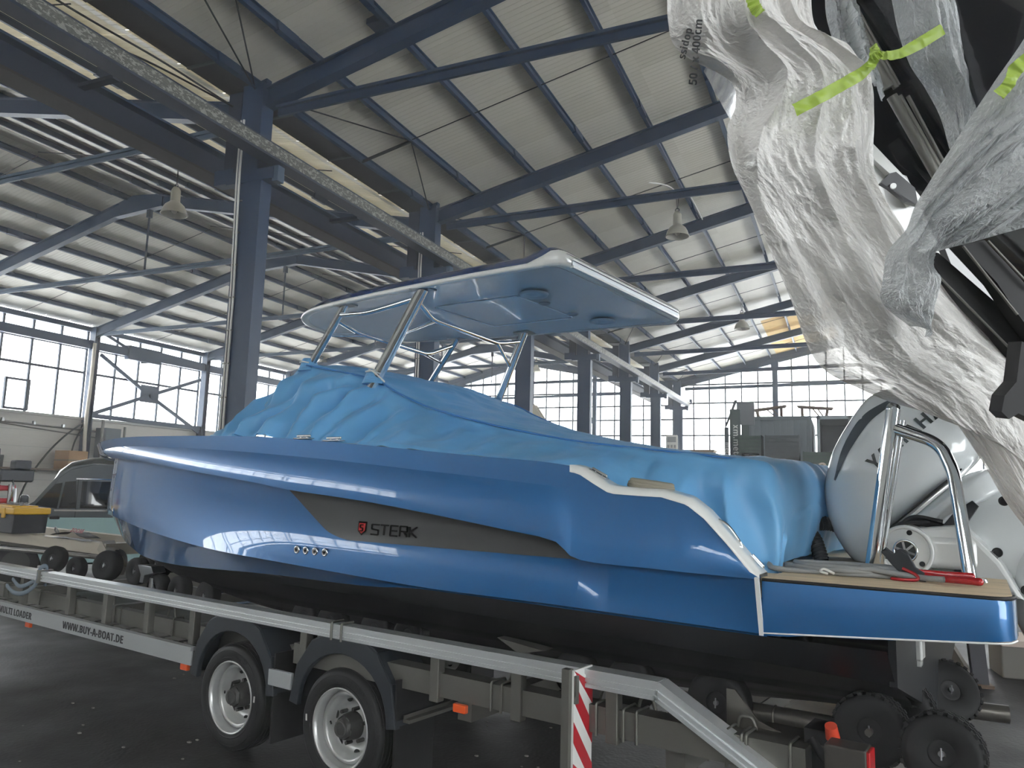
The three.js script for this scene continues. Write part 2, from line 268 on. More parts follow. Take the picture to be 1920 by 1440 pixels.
{ const b = thing('cross_brace', 'blue steel X brace with square centre plate before left windows', 'brace', [-28.0, 4.24, zf(2.5)]);
  const P = (u, y) => V(0, (y - 4.4) * 0.955, zf(u) - zf(2.5));
  for (const [u, y] of [[2.05, 7.2], [2.95, 6.9], [2.0, 4.55], [2.97, 4.3]]) part('brace_arm', bar(P(u, y), P(2.48, 5.75), 0.15, 0.07, V(1, 0, 0)), M.navy, b);
  part('centre_plate', box(0.05, 0.75, 0.95, 0, 5.75 - 4.4, P(2.48, 0).z), M.navy, b);
  part('lower_rail', bar(P(2.02, 4.55), P(2.98, 4.5), 0.1, 0.18), M.navy, b); }
// middle columns
const COLL = ['nearest and largest, left of the tarpaulin', 'second from camera, partly hidden behind the white-rimmed hardtop', 'third from camera, right of the hardtop stern leg', 'fourth from camera', 'fifth from camera', 'sixth from camera', 'last one, against the far gable windows'];
for (let k = -1; k <= 6; k++) {
  if (k < 0) continue;
  const c = thing('hall_column', `dark blue steel hall column of the middle row, ${COLL[k]}`, 'column', [-8.975, 0, zf(k) + 0.04]);
  part('shaft', [bbox(-0.255, -0.225, 0, 6.9, -0.125, 0.125), bbox(0.225, 0.255, 0, 6.9, -0.125, 0.125), bbox(-0.24, 0.24, 0, 6.9, -0.1, 0.1), bbox(-0.12, 0.24, 0, 6.9, 0.09, 0.118)], M.navy, c);
  part('column_stub', [bbox(-0.3, 0.14, 7.0, 8.58, -0.12, 0.1), bbox(0.12, 0.15, 7.0, 8.58, -0.16, 0.12)], M.navy, c);
  part('column_stub', [bbox(-0.62, -0.34, 7.0, 8.5, -0.1, 0.08)], M.navyDark, c);
  part('crane_corbel', [bbox(-0.5, 0.5, 6.82, 7.02, -0.13, 0.13), bbox(-0.8, -0.4, 6.86, 7.12, -0.1, 0.1)], M.navy, c);
  part('corbel_cap', [rbox(0.12, 0.27, 0.16, 0.008, 0.53, 6.9, 0.04)], M.blueGrey, c);
  part('base_plate', box(0.8, 0.03, 0.6, 0, 0.015, 0), M.navy, c);
  if (k < 2) { for (const [dx, r] of [[-0.2, 0.014], [-0.14, 0.018]]) part('conduit', bentTube([V(dx, 0.2, 0.14), V(dx, 5, 0.14), V(dx - 0.02, 7.0, 0.19), V(dx, 7.9, 0.2)], r, 0.2, 8), M.cord, c); const cl = []; for (let y = 1; y < 6.6; y += 0.55) cl.push(box(0.12, 0.02, 0.03, -0.17, y, 0.14)); part('conduit_clip', cl, M.aluDull, c); }
}
// portal frames
for (let k = -1; k <= 6; k++) {
  const z = zf(k), who = k < 0 ? 'overhead at the top edge' : `${ORD[k]} row ahead`;
  const f = thing('roof_frame', `dark blue roof rafter with straight tie of the right nave, ${who}`, 'roof frame', [-9, 8.2, z]);
  const P = (x, y) => V(x + 9, y - 8.2, 0);
  part('rafter', ibeam(P(-8.84, 8.33), P(1.0, 10.62), 0.2, 0.34, 0.025, 0.06), M.navy, f); part('rafter', ibeam(P(1, 10.62), P(11.1, 8.3), 0.2, 0.34, 0.025, 0.06), M.navy, f);
  part('tie_bar', [bar(P(-8.6, 8.13), P(11, 8.4), 0.16, 0.05), bar(P(-8.6, 8.05), P(11, 8.32), 0.05, 0.14)], M.navy, f);
  part('end_plate', [box(0.05, 0.5, 0.26, 0.02, 0.1, 0), box(0.3, 0.14, 0.12, -0.0, 0.42, 0)], M.navy, f);
  part('hanger', rod(P(1, 8.3), P(1, 10.5), 0.02, 6), M.navy, f);
  if (k === 0) part('purlin_cleat', [box(0.3, 0.12, 0.3, 2.4, 0.95, 0.1)], M.navy, f);
  if (k < 0) continue;
  const g = thing('roof_frame', `blue gabled roof frame with hanging tie rod of the left nave, ${ORD[k]} row ahead`, 'roof frame', [-19.2, 7.85, z]);
  const Q = (x, y) => V(x + 19.2, y - 7.85, 0);
  part('rafter', ibeam(Q(-28.25, 7.7), Q(-19.7, 9.84), 0.2, 0.38, 0.025, 0.05), M.navy, g); part('rafter', ibeam(Q(-18.1, 9.92), Q(-9.55, 8.2), 0.2, 0.34, 0.025, 0.05), M.navy, g);
  part('apex_haunch', extrude([[-19.9, 9.62], [-18.0, 9.74], [-18.0, 10.12], [-19.2, 10.22], [-19.9, 10.03]].map(([x, y]) => [x + 19.2, y - 7.85]), 0.1).translate(0, 0, -0.05), M.navy, g);
  part('haunch_flange', [bar(Q(-19.9, 9.62), Q(-18, 9.74), 0.2, 0.03)], M.navy, g);
  part('tie_bar', [bar(Q(-28.1, 7.72), Q(-9.6, 7.95), 0.12, 0.06), bar(Q(-28.1, 7.66), Q(-9.6, 7.89), 0.04, 0.1)], M.blueGrey, g);
  part('hanger', [rod(Q(-18.5, 7.9), Q(-18.5, 9.75), 0.03, 6), box(0.12, 0.28, 0.12, 0.7, 1.75, 0)], M.navyDark, g);
}
// crane runways
{ const c = thing('crane_runway', 'pale galvanised crane runway beam along the right side of middle columns', 'crane beam', [-8.37, 7.05, ZB]);
  const L = ZLEN; part('web', [bbox(-0.02, 0.07, 0.02, 0.22, -1.0, L)], M.galv, c); 
  const uv = c.children[0].geometry.attributes.uv, po = c.children[0].geometry.attributes.position; for (let i = 0; i < uv.count; i++) uv.setXY(i, po.getZ(i) / 2.2, po.getY(i) / 0.5);
  part('top_flange', bbox(-0.12, 0.06, 0.22, 0.25, -1.0, L), M.navyDark, c); part('bottom_flange', bbox(-0.2, 0.08, -0.02, 0.02, -1.0, L), M.navyDark, c);
  const jn = []; for (let k = -1; k < 7; k++) for (const d of [0, 0.35]) jn.push(bbox(0.07, 0.076, 0.03, 0.21, zf(k) - ZB - d, zf(k) - ZB - d + 0.025)); part('joint_plate', jn, M.aluDull, c);
  part('end_stop', [box(0.16, 0.24, 0.12, -0.02, 0.36, -0.7)], M.navyDark, c); }
{ const c = thing('crane_runway', 'deep dark blue crane runway beam along the left side of middle columns', 'crane beam', [-10.15, 7.14, ZB]);
  part('web', bbox(-0.03, 0.03, 0.03, 0.45, 0, ZLEN), M.navyDark, c); part('top_flange', bbox(-0.2, 0.2, 0.45, 0.49, 0, ZLEN), M.navy, c); part('bottom_flange', bbox(-0.2, 0.2, -0.01, 0.03, 0, ZLEN), std('#3a3530', 0.7), c);
  part('crane_rail', bbox(-0.04, 0.04, 0.49, 0.57, 0, ZLEN), M.navyDark, c);
  for (let k = 0; k < 7; k++) part('beam_bracket', bbox(-0.2, 0.75, 0.36, 0.42, zf(k) - ZB + 2.4, zf(k) - ZB + 2.52), M.navyDark, c); }
// hanging lamps
function lamp(label, x, y, z, cableTop, s = 1) {
  const t = thing('hanging_lamp', label, 'lamp', [x, y, z], 0);
  const R = 0.3 * s, prof = [[R, -0.0], [R * 0.98, 0.03], [R * 0.9, 0.12], [R * 0.72, 0.22], [R * 0.42, 0.3], [R * 0.36, 0.32]].map((p) => new THREE.Vector2(...p));
  part('lamp_shade', new THREE.LatheGeometry(prof, 32), M.lampGlass, t);
  part('reflector', new THREE.LatheGeometry([[0.001, 0.22], [R * 0.4, 0.2], [R * 0.62, 0.12]].map((p) => new THREE.Vector2(...p)), 24), M.reflector, t);
  part('rim', new THREE.TorusGeometry(R, 0.014, 8, 32).rotateX(Math.PI / 2), M.lampBody, t);
  part('gear_housing', [new THREE.CylinderGeometry(R * 0.36, R * 0.38, 0.28, 20).translate(0, 0.45, 0), new THREE.CylinderGeometry(R * 0.22, R * 0.36, 0.08, 20).translate(0, 0.63, 0)], M.lampBody, t);
  part('bulb', new THREE.SphereGeometry(0.07, 16, 12).scale(1, 1.4, 1).translate(0, 0.12, 0), M.lampGlass, t);
  part('hook', new THREE.TorusGeometry(0.05, 0.012, 6, 14).translate(0, 0.71, 0), M.cable, t);
  part('cord', [rod(V(0.01, 0.74, 0), V(0.05, cableTop - y, 0.02), 0.01, 6), rod(V(-0.01, 0.74, 0), V(-0.03, cableTop - y, -0.02), 0.007, 6)], M.cable, t);
}
lamp('grey bell lamp hanging left of the nearest hall column', -14.56, 8.16, -13.03, 9.5);
lamp('grey bell lamp hanging before the right nave roof, below a loose white cable end', -3.84, 8.53, -19.5, 9.75);
lamp('smaller grey bell lamp hanging far back near the yellow roof', -3.62, 8.5, -31.48, 9.75);
lamp('small bell lamp hanging by the far windows behind the hardtop leg', -17.5, 9.2, -44.2, 10.1);
lamp('small bell lamp in the left nave beside the front hardtop leg', -25.8, 8.42, -33.9, 8.7);
{ const c = tag(part('loose_cable', tube([V(-4.15, 9.3, -17.6), V(-3.95, 9.36, -17.9), V(-3.75, 9.36, -18.2), V(-3.6, 9.3, -18.6), V(-3.5, 9.55, -19.2), V(-3.5, 9.6, -21.4)], 0.018, 8, 40), M.cord, scene), 'loose white cable end poking from the right nave roof above a lamp', 'cable'); }
{ const t = thing('cable_bundle', 'black cable bundle sagging from the valley gutter to the nearest column', 'cable', [-9.5, 8.2, zf(0)]);
  for (const [a, b] of [[0.25, 0.35], [0.05, 0.15]]) part('cable', tube([V(-0.1, 0.25, 6.2), V(-0.2 - a, 0.3 - b, 3.6), V(-0.1 - a, 0.16, 1.5), V(0.02, 0.05, 0.15)], 0.018, 6, 40), M.cable, t); }
// ---------- boat frame: s = metres forward, y = up, w = towards the camera; x = -s ----------
const FRAME = { pos: [0.9939, 0, -4.6244], turn: -12.13 * RAD };
const L = (s, y, w) => V(-s, y, w);
const frameM = new THREE.Matrix4().makeRotationY(FRAME.turn).setPosition(...FRAME.pos);
const toWorld = (s, y, w) => L(s, y, w).applyMatrix4(frameM);
const inFrame = (name, label, cat, s = 0, y = 0, w = 0, group) => thing(name, label, cat, toWorld(s, y, w).toArray(), FRAME.turn, group);   // children relative to (s, y, w)
const plan = (s0, len, W, p) => (s) => { const q = Math.max(1 - Math.max(s0 - s, 0) / len, 0); return W * Math.pow(Math.max(1 - q * q, 0), p) - 0.1 * Math.pow(Math.max(0, (3 - s) / 3), 1.5); };
const line = (s0, len, W, p, ys) => ({ s0, w: plan(s0, len, W, p), y: table(ys) });
const HL = {
  D: line(8.775, 4.6, 1.462, 0.55, [[1.06, 1.517], [1.376, 1.83], [1.766, 1.879], [1.95, 1.97], [2.61, 2.029], [3.16, 2.074], [3.84, 2.125], [4.5, 2.164], [5.76, 2.197], [6.71, 2.212], [7.61, 2.2], [8.78, 2.17]]),
  K: line(8.713, 4.6, 1.46, 0.55, [[1.06, 1.512], [1.38, 1.818], [1.83, 1.852], [2.51, 1.912], [3.03, 1.952], [3.71, 2.006], [4.46, 2.053], [4.99, 2.081], [5.6, 2.105], [6.8, 2.135], [7.54, 2.12], [8.72, 2.08]]),
  F: line(8.609, 4.4, 1.5, 0.6, [[1.06, 1.508], [1.6, 1.517], [1.93, 1.535], [2.03, 1.605], [2.29, 1.643], [2.61, 1.682], [2.94, 1.72], [3.27, 1.754], [3.64, 1.784], [4.05, 1.814], [4.38, 1.852], [5.08, 1.914], [6.01, 1.991], [7.43, 2.05], [8.61, 2.04]]),
  C: line(8.81, 4.8, 1.44, 0.75, [[1.06, 1.28], [2.13, 1.299], [2.88, 1.303], [3.63, 1.328], [4.23, 1.351], [4.99, 1.376], [6.1, 1.442], [7.04, 1.497], [7.61, 1.506], [8.81, 1.48]]),
  B: line(8.7, 4.8, 1.28, 0.85, [[1.06, 1.262], [3.03, 1.285], [3.31, 1.264], [3.78, 1.247], [4.57, 1.231], [4.81, 1.222], [5.4, 1.197], [5.99, 1.179], [6.71, 1.184], [7.15, 1.225], [8.7, 1.33]]),
  G: line(8.4, 4.8, 1.22, 0.9, [[0.6, 1.1], [1.11, 1.12], [2.33, 1.15], [3.8, 1.17], [4.7, 1.16], [6.0, 1.12], [7.2, 1.12], [8.4, 1.24]]),
};
const keelY = table([[0.6, 0.76], [2, 0.66], [4, 0.64], [5.5, 0.68], [6.6, 0.8], [7.5, 0.95], [8.1, 1.1], [8.45, 1.25]]);
const Bw = HL.B.w; HL.B.w = (s) => Math.max(Bw(s), HL.C.w(s) - (s < 3.03 ? 0.05 : 0.05 + 0.12 * sstep(3.03, 4.5, s)));
const SEND = 1.06, Fs = []; for (let i = 0; i <= 70; i++) Fs.push(Math.pow(i / 70, 1.7)); 
for (const s of [1.95, 1.9, 1.85, 1.766, 1.7, 2.03, 1.98, 1.376]) Fs.push((8.609 - s) / (8.609 - SEND)); Fs.sort((a, b) => a - b);
const on = (ln, f, e = SEND) => { const s = lerp(ln.s0, e, f); return [s, ln.y(s), Math.max(0, ln.w(s))]; };
const recess = (s) => 0.05 * sstep(1.06, 1.2, s) + 0.05 * sstep(1.72, 2.02, s);
const ledge = (f) => { const [s, y, w] = on(HL.F, f); const r = recess(s); return [s, y - 0.008 * (r / 0.1), Math.max(0, w - r)]; };
const sideAt = (f, v) => { const a = ledge(f), c = on(HL.C, f), k = recess(a[0]) / 0.1; const e = lerp(1, 3.4, k); const b = 0.02 * Math.sin(Math.PI * v) * k; return [lerp(a[0], c[0], v), lerp(a[1], c[1], v), Math.max(0, lerp(a[2], c[2], Math.pow(v, e)) - b)]; };
function skin(rows, fA, sides = [1, -1]) {              // fA(f, v) -> [s, y, w]
  return sides.map((sd) => grid(Fs.length - 1, rows, (u, v) => { const [s, y, w] = fA(Fs[Math.round(u * (Fs.length - 1))], v); const p = L(s, y, w * sd); p.u = s; p.v = y; return p; }, sd < 0));
}
const between = (A, B, bulge = 0) => (f, v) => { const a = on(A, f), b = on(B, f), k = bulge ? sstep(2.15, 1.8, a[0]) : 0; return [lerp(a[0], b[0], v), lerp(a[1], b[1], v), lerp(a[2], b[2], Math.pow(v, 1 + 2 * k)) + bulge * (1 - k) * 4 * v * (1 - v)]; };
const boat = inFrame('motor_boat', 'blue motor boat with white rimmed hardtop resting on the aluminium trailer', 'boat');
{
  const blue = [...skin(2, between(HL.D, HL.K)), ...skin(10, between(HL.K, HL.F, 0.012)), ...skin(1, (f, v) => { const a = on(HL.F, f), b = ledge(f); return a.map((x, i) => lerp(x, b[i], v)); }), ...skin(12, sideAt),
    ...skin(2, (f, v) => { const a = on(HL.C, f), b = on(HL.B, f), w = Math.max(0, a[2] - 0.05); const m = [a[0], a[1] - 0.012, w]; return v < 0.5 ? a.map((x, i) => lerp(x, m[i], v * 2)) : m.map((x, i) => lerp(x, b[i], v * 2 - 1)); })];
  part('hull', blue, M.hull, boat);
  const strake = (v) => 0.022 * (Math.exp(-(((v - 0.34) / 0.03) ** 2)) + Math.exp(-(((v - 0.66) / 0.03) ** 2)));
  const keelPt = (f) => { const s = lerp(8.45, 0.6, f); return [s, keelY(s), 0]; };
  part('bottom', [...skin(2, (f, v) => { const a = on(HL.B, f, 0.6), b = on(HL.G, f, 0.6); return a.map((x, i) => lerp(x, b[i], v)); }),
    ...skin(24, (f, v) => { const a = on(HL.G, f, 0.6), b = keelPt(f); const p = a.map((x, i) => lerp(x, b[i], v)); p[1] -= strake(v) * sstep(0, 0.25, f) + 0.03 * Math.sin(Math.PI * v); return p; }),
    extrude([[-1.17, 1.28], [-1.17, 1.1], [0, 0.76], [1.17, 1.1], [1.17, 1.28], [1.17, 1.47], [-1.17, 1.47]], 0.03).rotateY(Math.PI / 2).translate(-0.62, 0, 0)], M.bottom, boat);
  // deck and coamings
  part('deck', grid(Fs.length - 1, 6, (u, v) => { const [s, y, w] = on(HL.D, Fs[Math.round(u * (Fs.length - 1))]); return L(s, y - 0.004 + 0.05 * (1 - (2 * v - 1) ** 2) * sstep(2, 4, s) - (s < 2 ? 0.25 * sstep(1, 0.75, Math.abs(2 * v - 1)) * (y > 1.6 ? 1 : 0.1) : 0), w * (2 * v - 1) * 0.995); }), M.white, boat);
  for (const sd of [1, -1]) {
    const ss = [1.062, 1.1, 1.2, 1.3, 1.37, 1.39, 1.5, 1.6, 1.74, 1.775, 1.85, 1.92, 1.95, 1.98];
    part('coaming', [grid(ss.length - 1, 3, (u, v) => { const s = ss[Math.round(u * (ss.length - 1))], y = HL.D.y(s), w = HL.D.w(s); const o = [[0.006, -0.03], [0.006, 0.006], [-0.1, 0.01], [-0.12, -0.06]][Math.round(v * 3)]; return L(s, y + o[1], sd * (w + o[0])); })], M.white, boat, 'white moulded gunwale cap');
    part('seam', [bar(L(1.064, 1.515, sd * HL.F.w(1.064) - sd * 0.002), L(1.066, 1.275, sd * (HL.C.w(1.066) - 0.002)), 0.012, 0.018, V(1, 0, 0))], M.white, boat);
  }
  // bathing platform with teak
  const prof = (s) => 1.39 - 0.06 * Math.pow((1.06 - s) / 0.9, 1.4);
  const edge = []; for (let s = 1.06; s > 0.24; s -= 0.1) edge.push([s, prof(s)]); edge.push([0.22, prof(0.22) - 0.004], [0.185, prof(0.2) - 0.03], [0.17, prof(0.17) - 0.09]);
  for (const sd of [1, -1]) {
    part('platform_side', grid(edge.length - 1 + 6, 6, (u, v) => { const i = Math.round(u * (edge.length + 5)), e = edge[i] ?? [0.17 + 0.012 * (i - edge.length), lerp(edge[edge.length - 1][1], 0.55, (i - edge.length + 1) / 6)]; const yb = lerp(1.285, 1.348, clamp((1.06 - e[0]) / 0.9, 0, 1)) + (e[0] > 0.9 ? -0.01 : 0.006 * Math.sin(e[0] * 7)); return L(e[0], lerp(1.5, yb, v), sd * (e[1] + 0.008 * Math.sin(Math.PI * v))); }, sd < 0), M.hull, boat);
    const rimP = edge.map(([s, w]) => L(s, 1.502, sd * (w - 0.004))); part('platform_edge', tube(rimP, 0.008, 6, 60), M.black, boat, 'thin black rubber edging');
    const pts = [...edge.map(([s, w]) => [s + 0.008, w - 0.012]), [0.23, 0.55], [0.62, 0.5], [1.06, 0.5]];
    part('platform_teak', extrude(pts.map(([s, w]) => [-s, -w * sd]), 0.012).rotateX(-Math.PI / 2).translate(0, 1.498, 0), M.teak, boat, 'pale teak decking');
    part('platform_underside', extrude(pts.map(([s, w]) => [-s, -w * sd]), 0.02).rotateX(-Math.PI / 2).translate(0, 1.36, 0), M.bottom, boat);
    part('platform_trim', [tube(edge.map(([s, w]) => L(s, lerp(1.285, 1.348, clamp((1.06 - s) / 0.9, 0, 1)), sd * (w - 0.001))), 0.004, 6, 60)], M.white, boat);
  }
  part('centre_deck', [bbox(-1.75, -0.6, 1.44, 1.508, -0.5, 0.5), bbox(-1.75, -1.0, 1.42, 1.5, -1.32, 1.32)], M.teak, boat);
  part('deck_hatch', [bbox(-1.25, -0.7, 1.508, 1.514, -0.1, 0.42)], std('#6e6558', 0.7), boat);
  // dark panel let into the side, with its emblem
  const fOf = (s) => (8.609 - s) / (8.609 - SEND);
  const vB = (s) => s > 3.62 ? lerp(0.53, 0.0, clamp((s - 3.62) / 0.53, 0, 1)) : 0;
  const yOnSide = (s, y) => { const f = fOf(s), a = sideAt(f, 0)[1], c = sideAt(f, 1)[1]; return (a - y) / (a - c); };
  const bottomV = (s) => s > 3.55 ? Math.min(1, yOnSide(s, table([[3.546, 1.519], [3.646, 1.536], [3.766, 1.576], [4.149, 1.812]])(s))) : yOnSide(s, 1.519);
  const surf = (s, v, o) => { const f = fOf(s), p = sideAt(f, v); return L(p[0], p[1], p[2] + o); };
  part('side_panel', [grid(60, 8, (u, v) => { const s = lerp(4.15, 2.03, u), b = Math.max(bottomV(s), 0.005); return surf(s, lerp(0.004, b, v), 0.006); }),
    grid(8, 8, (u, v) => { const s = lerp(2.03, 1.945, u), y0 = lerp(1.6, 1.53, u); return surf(s, clamp(yOnSide(s, lerp(y0, 1.519, v)), 0.0, 1), 0.008); })], M.vinyl, boat, 'dark grey glossy side panel');
  const at = (s, y, o = 0.012) => surf(s, yOnSide(s, y), o);
  const strokes = (list, r, o = 0.012) => list.map((pl) => { const P = []; for (let i = 0; i < pl.length - 1; i++) P.push(bar(at(...pl[i], o), at(...pl[i + 1], o), r, 0.008, V(0, 0, 1).applyAxisAngle(V(0, 1, 0), 0))); return join(P); });
  const lx = (k, x) => 3.36 - k * 0.0745 - x * 0.062, T = 1.624, Bm = 1.566, Md = 1.595;
  const letters = [
    [[[lx(0, 1), T], [lx(0, 0.05), T], [lx(0, 0.05), Md + 0.003], [lx(0, 0.95), Md - 0.003], [lx(0, 0.95), Bm], [lx(0, 0), Bm]]],
    [[[lx(1, 0), T], [lx(1, 1), T]], [[lx(1, 0.5), T], [lx(1, 0.5), Bm]]],
    [[[lx(2, 1), T], [lx(2, 0.1), T], [lx(2, 0.1), Bm], [lx(2, 1), Bm]], [[lx(2, 0.1), Md], [lx(2, 0.9), Md]]],
    [[[lx(3, 0.1), Bm], [lx(3, 0.1), T], [lx(3, 0.95), T], [lx(3, 0.95), Md], [lx(3, 0.1), Md]], [[lx(3, 0.55), Md], [lx(3, 1), Bm]]],
    [[[lx(4, 0.1), T], [lx(4, 0.1), Bm]], [[lx(4, 1), T], [lx(4, 0.12), Md], [lx(4, 1), Bm]]]];
  const blk = std('#0a0b0c', 0.25, 0.4);
  letters.forEach((l) => part('emblem_letter', strokes(l, 0.0085), blk, boat));
  const sh = (k, o) => [[-1, 1], [1, 1], [1, -0.35], [0, -1], [-1, -0.35]].map(([x, y]) => at(3.438 - x * 0.036 * k, 1.596 + y * 0.042 * k, o));
  const fill = (p) => { const g = new THREE.BufferGeometry(); const a = []; for (let i = 1; i < p.length - 1; i++) for (const q of [p[0], p[i], p[i + 1]]) a.push(q.x, q.y, q.z); g.setAttribute('position', new THREE.Float32BufferAttribute(a, 3)); g.computeVertexNormals(); return g; };
  part('emblem_shield', fill(sh(1, 0.01)), blk, boat); part('emblem_shield', fill(sh(0.74, 0.014)), std('#b3161f', 0.3), boat);
  part('emblem_letter', strokes([[[3.427, 1.618], [3.449, 1.618], [3.449, 1.602], [3.427, 1.598], [3.427, 1.582], [3.449, 1.582]]], 0.006, 0.018), blk, boat);
  // through-hull fittings, eyes, cleats
  for (const s of [3.964, 3.882, 3.798, 3.71]) { const p = surf(s, yOnSide(s, 1.434), 0.004), g = part('hull_fitting', [new THREE.TorusGeometry(0.02, 0.007, 8, 20), new THREE.CylinderGeometry(0.019, 0.019, 0.012, 18).rotateX(Math.PI / 2)], M.chrome, boat); g.position.copy(p); part('outlet', new THREE.CircleGeometry(0.009, 16).translate(0, 0, 0.0085), M.black, g); }
  { const m = part('bow_eye', new THREE.TorusGeometry(0.022, 0.006, 8, 16), M.chrome, boat); m.position.copy(L(7.15, 1.56, 0.98)); m.rotation.y = -0.6; }
  const cleat = (s, y, w, tilt = 0, k = 1) => { const g = part('cleat', [rbox(0.15 * k, 0.008, 0.055 * k, 0.003, 0, 0.004, 0), new THREE.CapsuleGeometry(0.009 * k, 0.12 * k, 4, 10).rotateZ(Math.PI / 2).translate(0, 0.02 * k, 0), rod(V(-0.03 * k, 0, 0), V(-0.03 * k, 0.02 * k, 0), 0.008 * k), rod(V(0.03 * k, 0, 0), V(0.03 * k, 0.02 * k, 0), 0.008 * k)], M.chrome, boat); g.position.copy(L(s, y, w)); g.rotation.z = tilt; };
  cleat(4.03, 2.142, 1.41); cleat(3.74, 2.124, 1.41); cleat(1.86, 1.935, 1.37, -0.46, 0.7); cleat(1.1, 1.57, 1.33, -0.78, 0.5);
  part('fairlead', [tube([L(1.27, 1.74, 1.34), L(1.22, 1.72, 1.35), L(1.17, 1.655, 1.35), L(1.16, 1.61, 1.33), L(1.2, 1.63, 1.31), L(1.25, 1.69, 1.31)], 0.007, 8, 40, true)], M.chrome, boat);
  // hardtop
  const hw = table([[2.5, 0.93], [3.2, 0.91], [4.07, 0.84], [4.67, 0.76], [5.0, 0.67], [5.26, 0.5], [5.44, 0.25], [5.5, 0.0]]);
  const hs = []; for (let i = 0; i <= 46; i++) hs.push(2.5 + 3.0 * (1 - Math.pow(1 - i / 46, 1.8)));
  const under = (s) => 3.175 + 0.012 * s;
  const ring = (sd) => hs.map((s) => [s, sd * Math.max(0, hw(s))]);
  const rear = []; for (let i = 0; i <= 12; i++) rear.push([2.38, lerp(-0.81, 0.82, i / 12)]);
  const outline = [...ring(1), ...ring(-1).reverse().slice(1), [2.44, -0.92], [2.405, -0.89], [2.385, -0.85], ...rear, [2.383, 0.86], [2.4, 0.9], [2.44, 0.925], [2.5, 0.93]];   // all the way round
  const N = outline.length - 1;
  const inset = (s, w, k) => [2.38 + (s - 2.38) * (1 - 0.35 * k) + 0.14 * k * 3, w * (1 - k)];
  const band = (levels, mat, nm, label) => part(nm, grid(N, levels.length - 1, (u, v) => { const [s, w] = outline[Math.round(u * N)], [k, dy] = levels[Math.round(v * (levels.length - 1))]; const [a, b] = inset(s, w, k); return L(a, under(a) + dy, b); }), mat, boat.getObjectByName('hardtop') ?? boat, label);
  part('hardtop', grid(N, 10, (u, v) => { const [s, w] = outline[Math.round(u * N)]; const k = [0, 0.01, 0.03, 0.06, 0.1, 0.2, 0.4, 0.65, 0.85, 0.95, 1][Math.round(v * 10)]; const a = lerp(s, 3.7, k), b = w * (1 - k); return L(a, under(a) + 0.03 + 0.05 * sstep(2.6, 2.4, s) * (1 - k) + 0.1 * (1 - Math.pow(1 - k, 14)) + 0.05 * k, b * 0.985); }), M.topBlue, boat, 'hardtop with dark blue crown');
  const ht = boat.children[boat.children.length - 1];
  part('rim', grid(N, 6, (u, v) => { const [s, w] = outline[Math.round(u * N)], o = [[0.955, 0.002], [0.985, -0.003], [0.998, 0.006], [1.002, 0.016], [1.0, 0.026], [0.995, 0.034], [0.98, 0.04]][Math.round(v * 6)]; const a = lerp(3.7, s, o[0]); return L(a, under(a) + o[1] * (1 + 1.6 * sstep(2.6, 2.4, s)), w * o[0]); }), M.white, ht, 'white rounded rim');
  part('underside', grid(N, 4, (u, v) => { const [s, w] = outline[Math.round(u * N)], k = 0.955 * (1 - v); const a = lerp(3.7, s, k); return L(a, under(a) + 0.004 + 0.02 * sstep(0.9, 0.7, k), w * k); }), M.topUnder, ht, 'pale blue glossy underside');
  part('stern_fascia', [bbox(-2.42, -2.366, under(2.38) + 0.004, under(2.38) + 0.018, -0.8, 0.8), bbox(-2.42, -2.366, under(2.38) + 0.05, under(2.38) + 0.06, -0.8, 0.8)], M.white, ht);
  part('awning_slot', bbox(-2.385, -2.374, under(2.38) + 0.018, under(2.38) + 0.05, -0.8, 0.8), std('#8f9498', 0.35, 0.6), ht);
  for (const w of [0.36, -0.63]) { const g = part('speaker', new THREE.LatheGeometry([[0, 0.018], [0.03, 0.016], [0.035, 0.006], [0.07, 0.004], [0.076, 0.016], [0.098, 0.014], [0.104, 0]].map((p) => new THREE.Vector2(p[0], -p[1])), 32), std('#b9c2ca', 0.5), ht); g.position.copy(L(2.95, under(2.95) + 0.006, w)); }
  for (const w of [0.1, -0.3]) { const g = part('downlight', new THREE.LatheGeometry([[0, 0.004], [0.03, 0.005], [0.034, 0.012], [0.042, 0.01], [0.045, 0]].map((p) => new THREE.Vector2(p[0], -p[1])), 24), std('#8f989f', 0.4), ht); g.position.copy(L(3.03, under(3) + 0.006, w)); }
  part('hatch_frame', [bentTube([L(3.1, under(3) + 0.012, 0.35), L(3.9, under(3.9) + 0.012, 0.35), L(3.9, under(3.9) + 0.012, -0.45), L(3.1, under(3) + 0.012, -0.45), L(3.1, under(3) + 0.012, 0.34)], 0.007, 0.06, 6)], M.topUnder, ht);
  // legs and stays
  const leg = (s1, y1, s2, w, r) => { const top = L(s1, under(s1) + 0.012, w), foot = L(s2, y1, w * 1.06), low = foot.clone().sub(top).multiplyScalar(1.18).add(top); const g = part('hardtop_leg', rod(top, low, r, 20), M.chrome, boat); part('foot_plate', rbox(0.16, 0.012, 0.12, 0.004).translate(top.x, top.y - 0.008, top.z), M.steel, g); return [top, low]; };
  const A = leg(4.46, 2.75, 4.79, 0.735, 0.03), B2 = leg(3.58, 2.6, 3.95, 0.82, 0.042), D2 = leg(4.55, 2.8, 4.95, -0.745, 0.028), C2 = leg(3.8, 2.55, 4.14, -0.76, 0.034);
  const P = (l, t) => l[0].clone().lerp(l[1], t);
  part('stay_tube', bentTube([P(A, 0.14), L(4.2, 3.14, 0.75), L(3.95, 3.16, 0.76), P(B2, 0.08)], 0.019), M.chrome, boat);
  part('stay_tube', bentTube([P(B2, 0.1), L(3.72, 3.08, 0.55), L(3.85, 3.08, -0.45), P(C2, 0.1)], 0.019), M.chrome, boat);
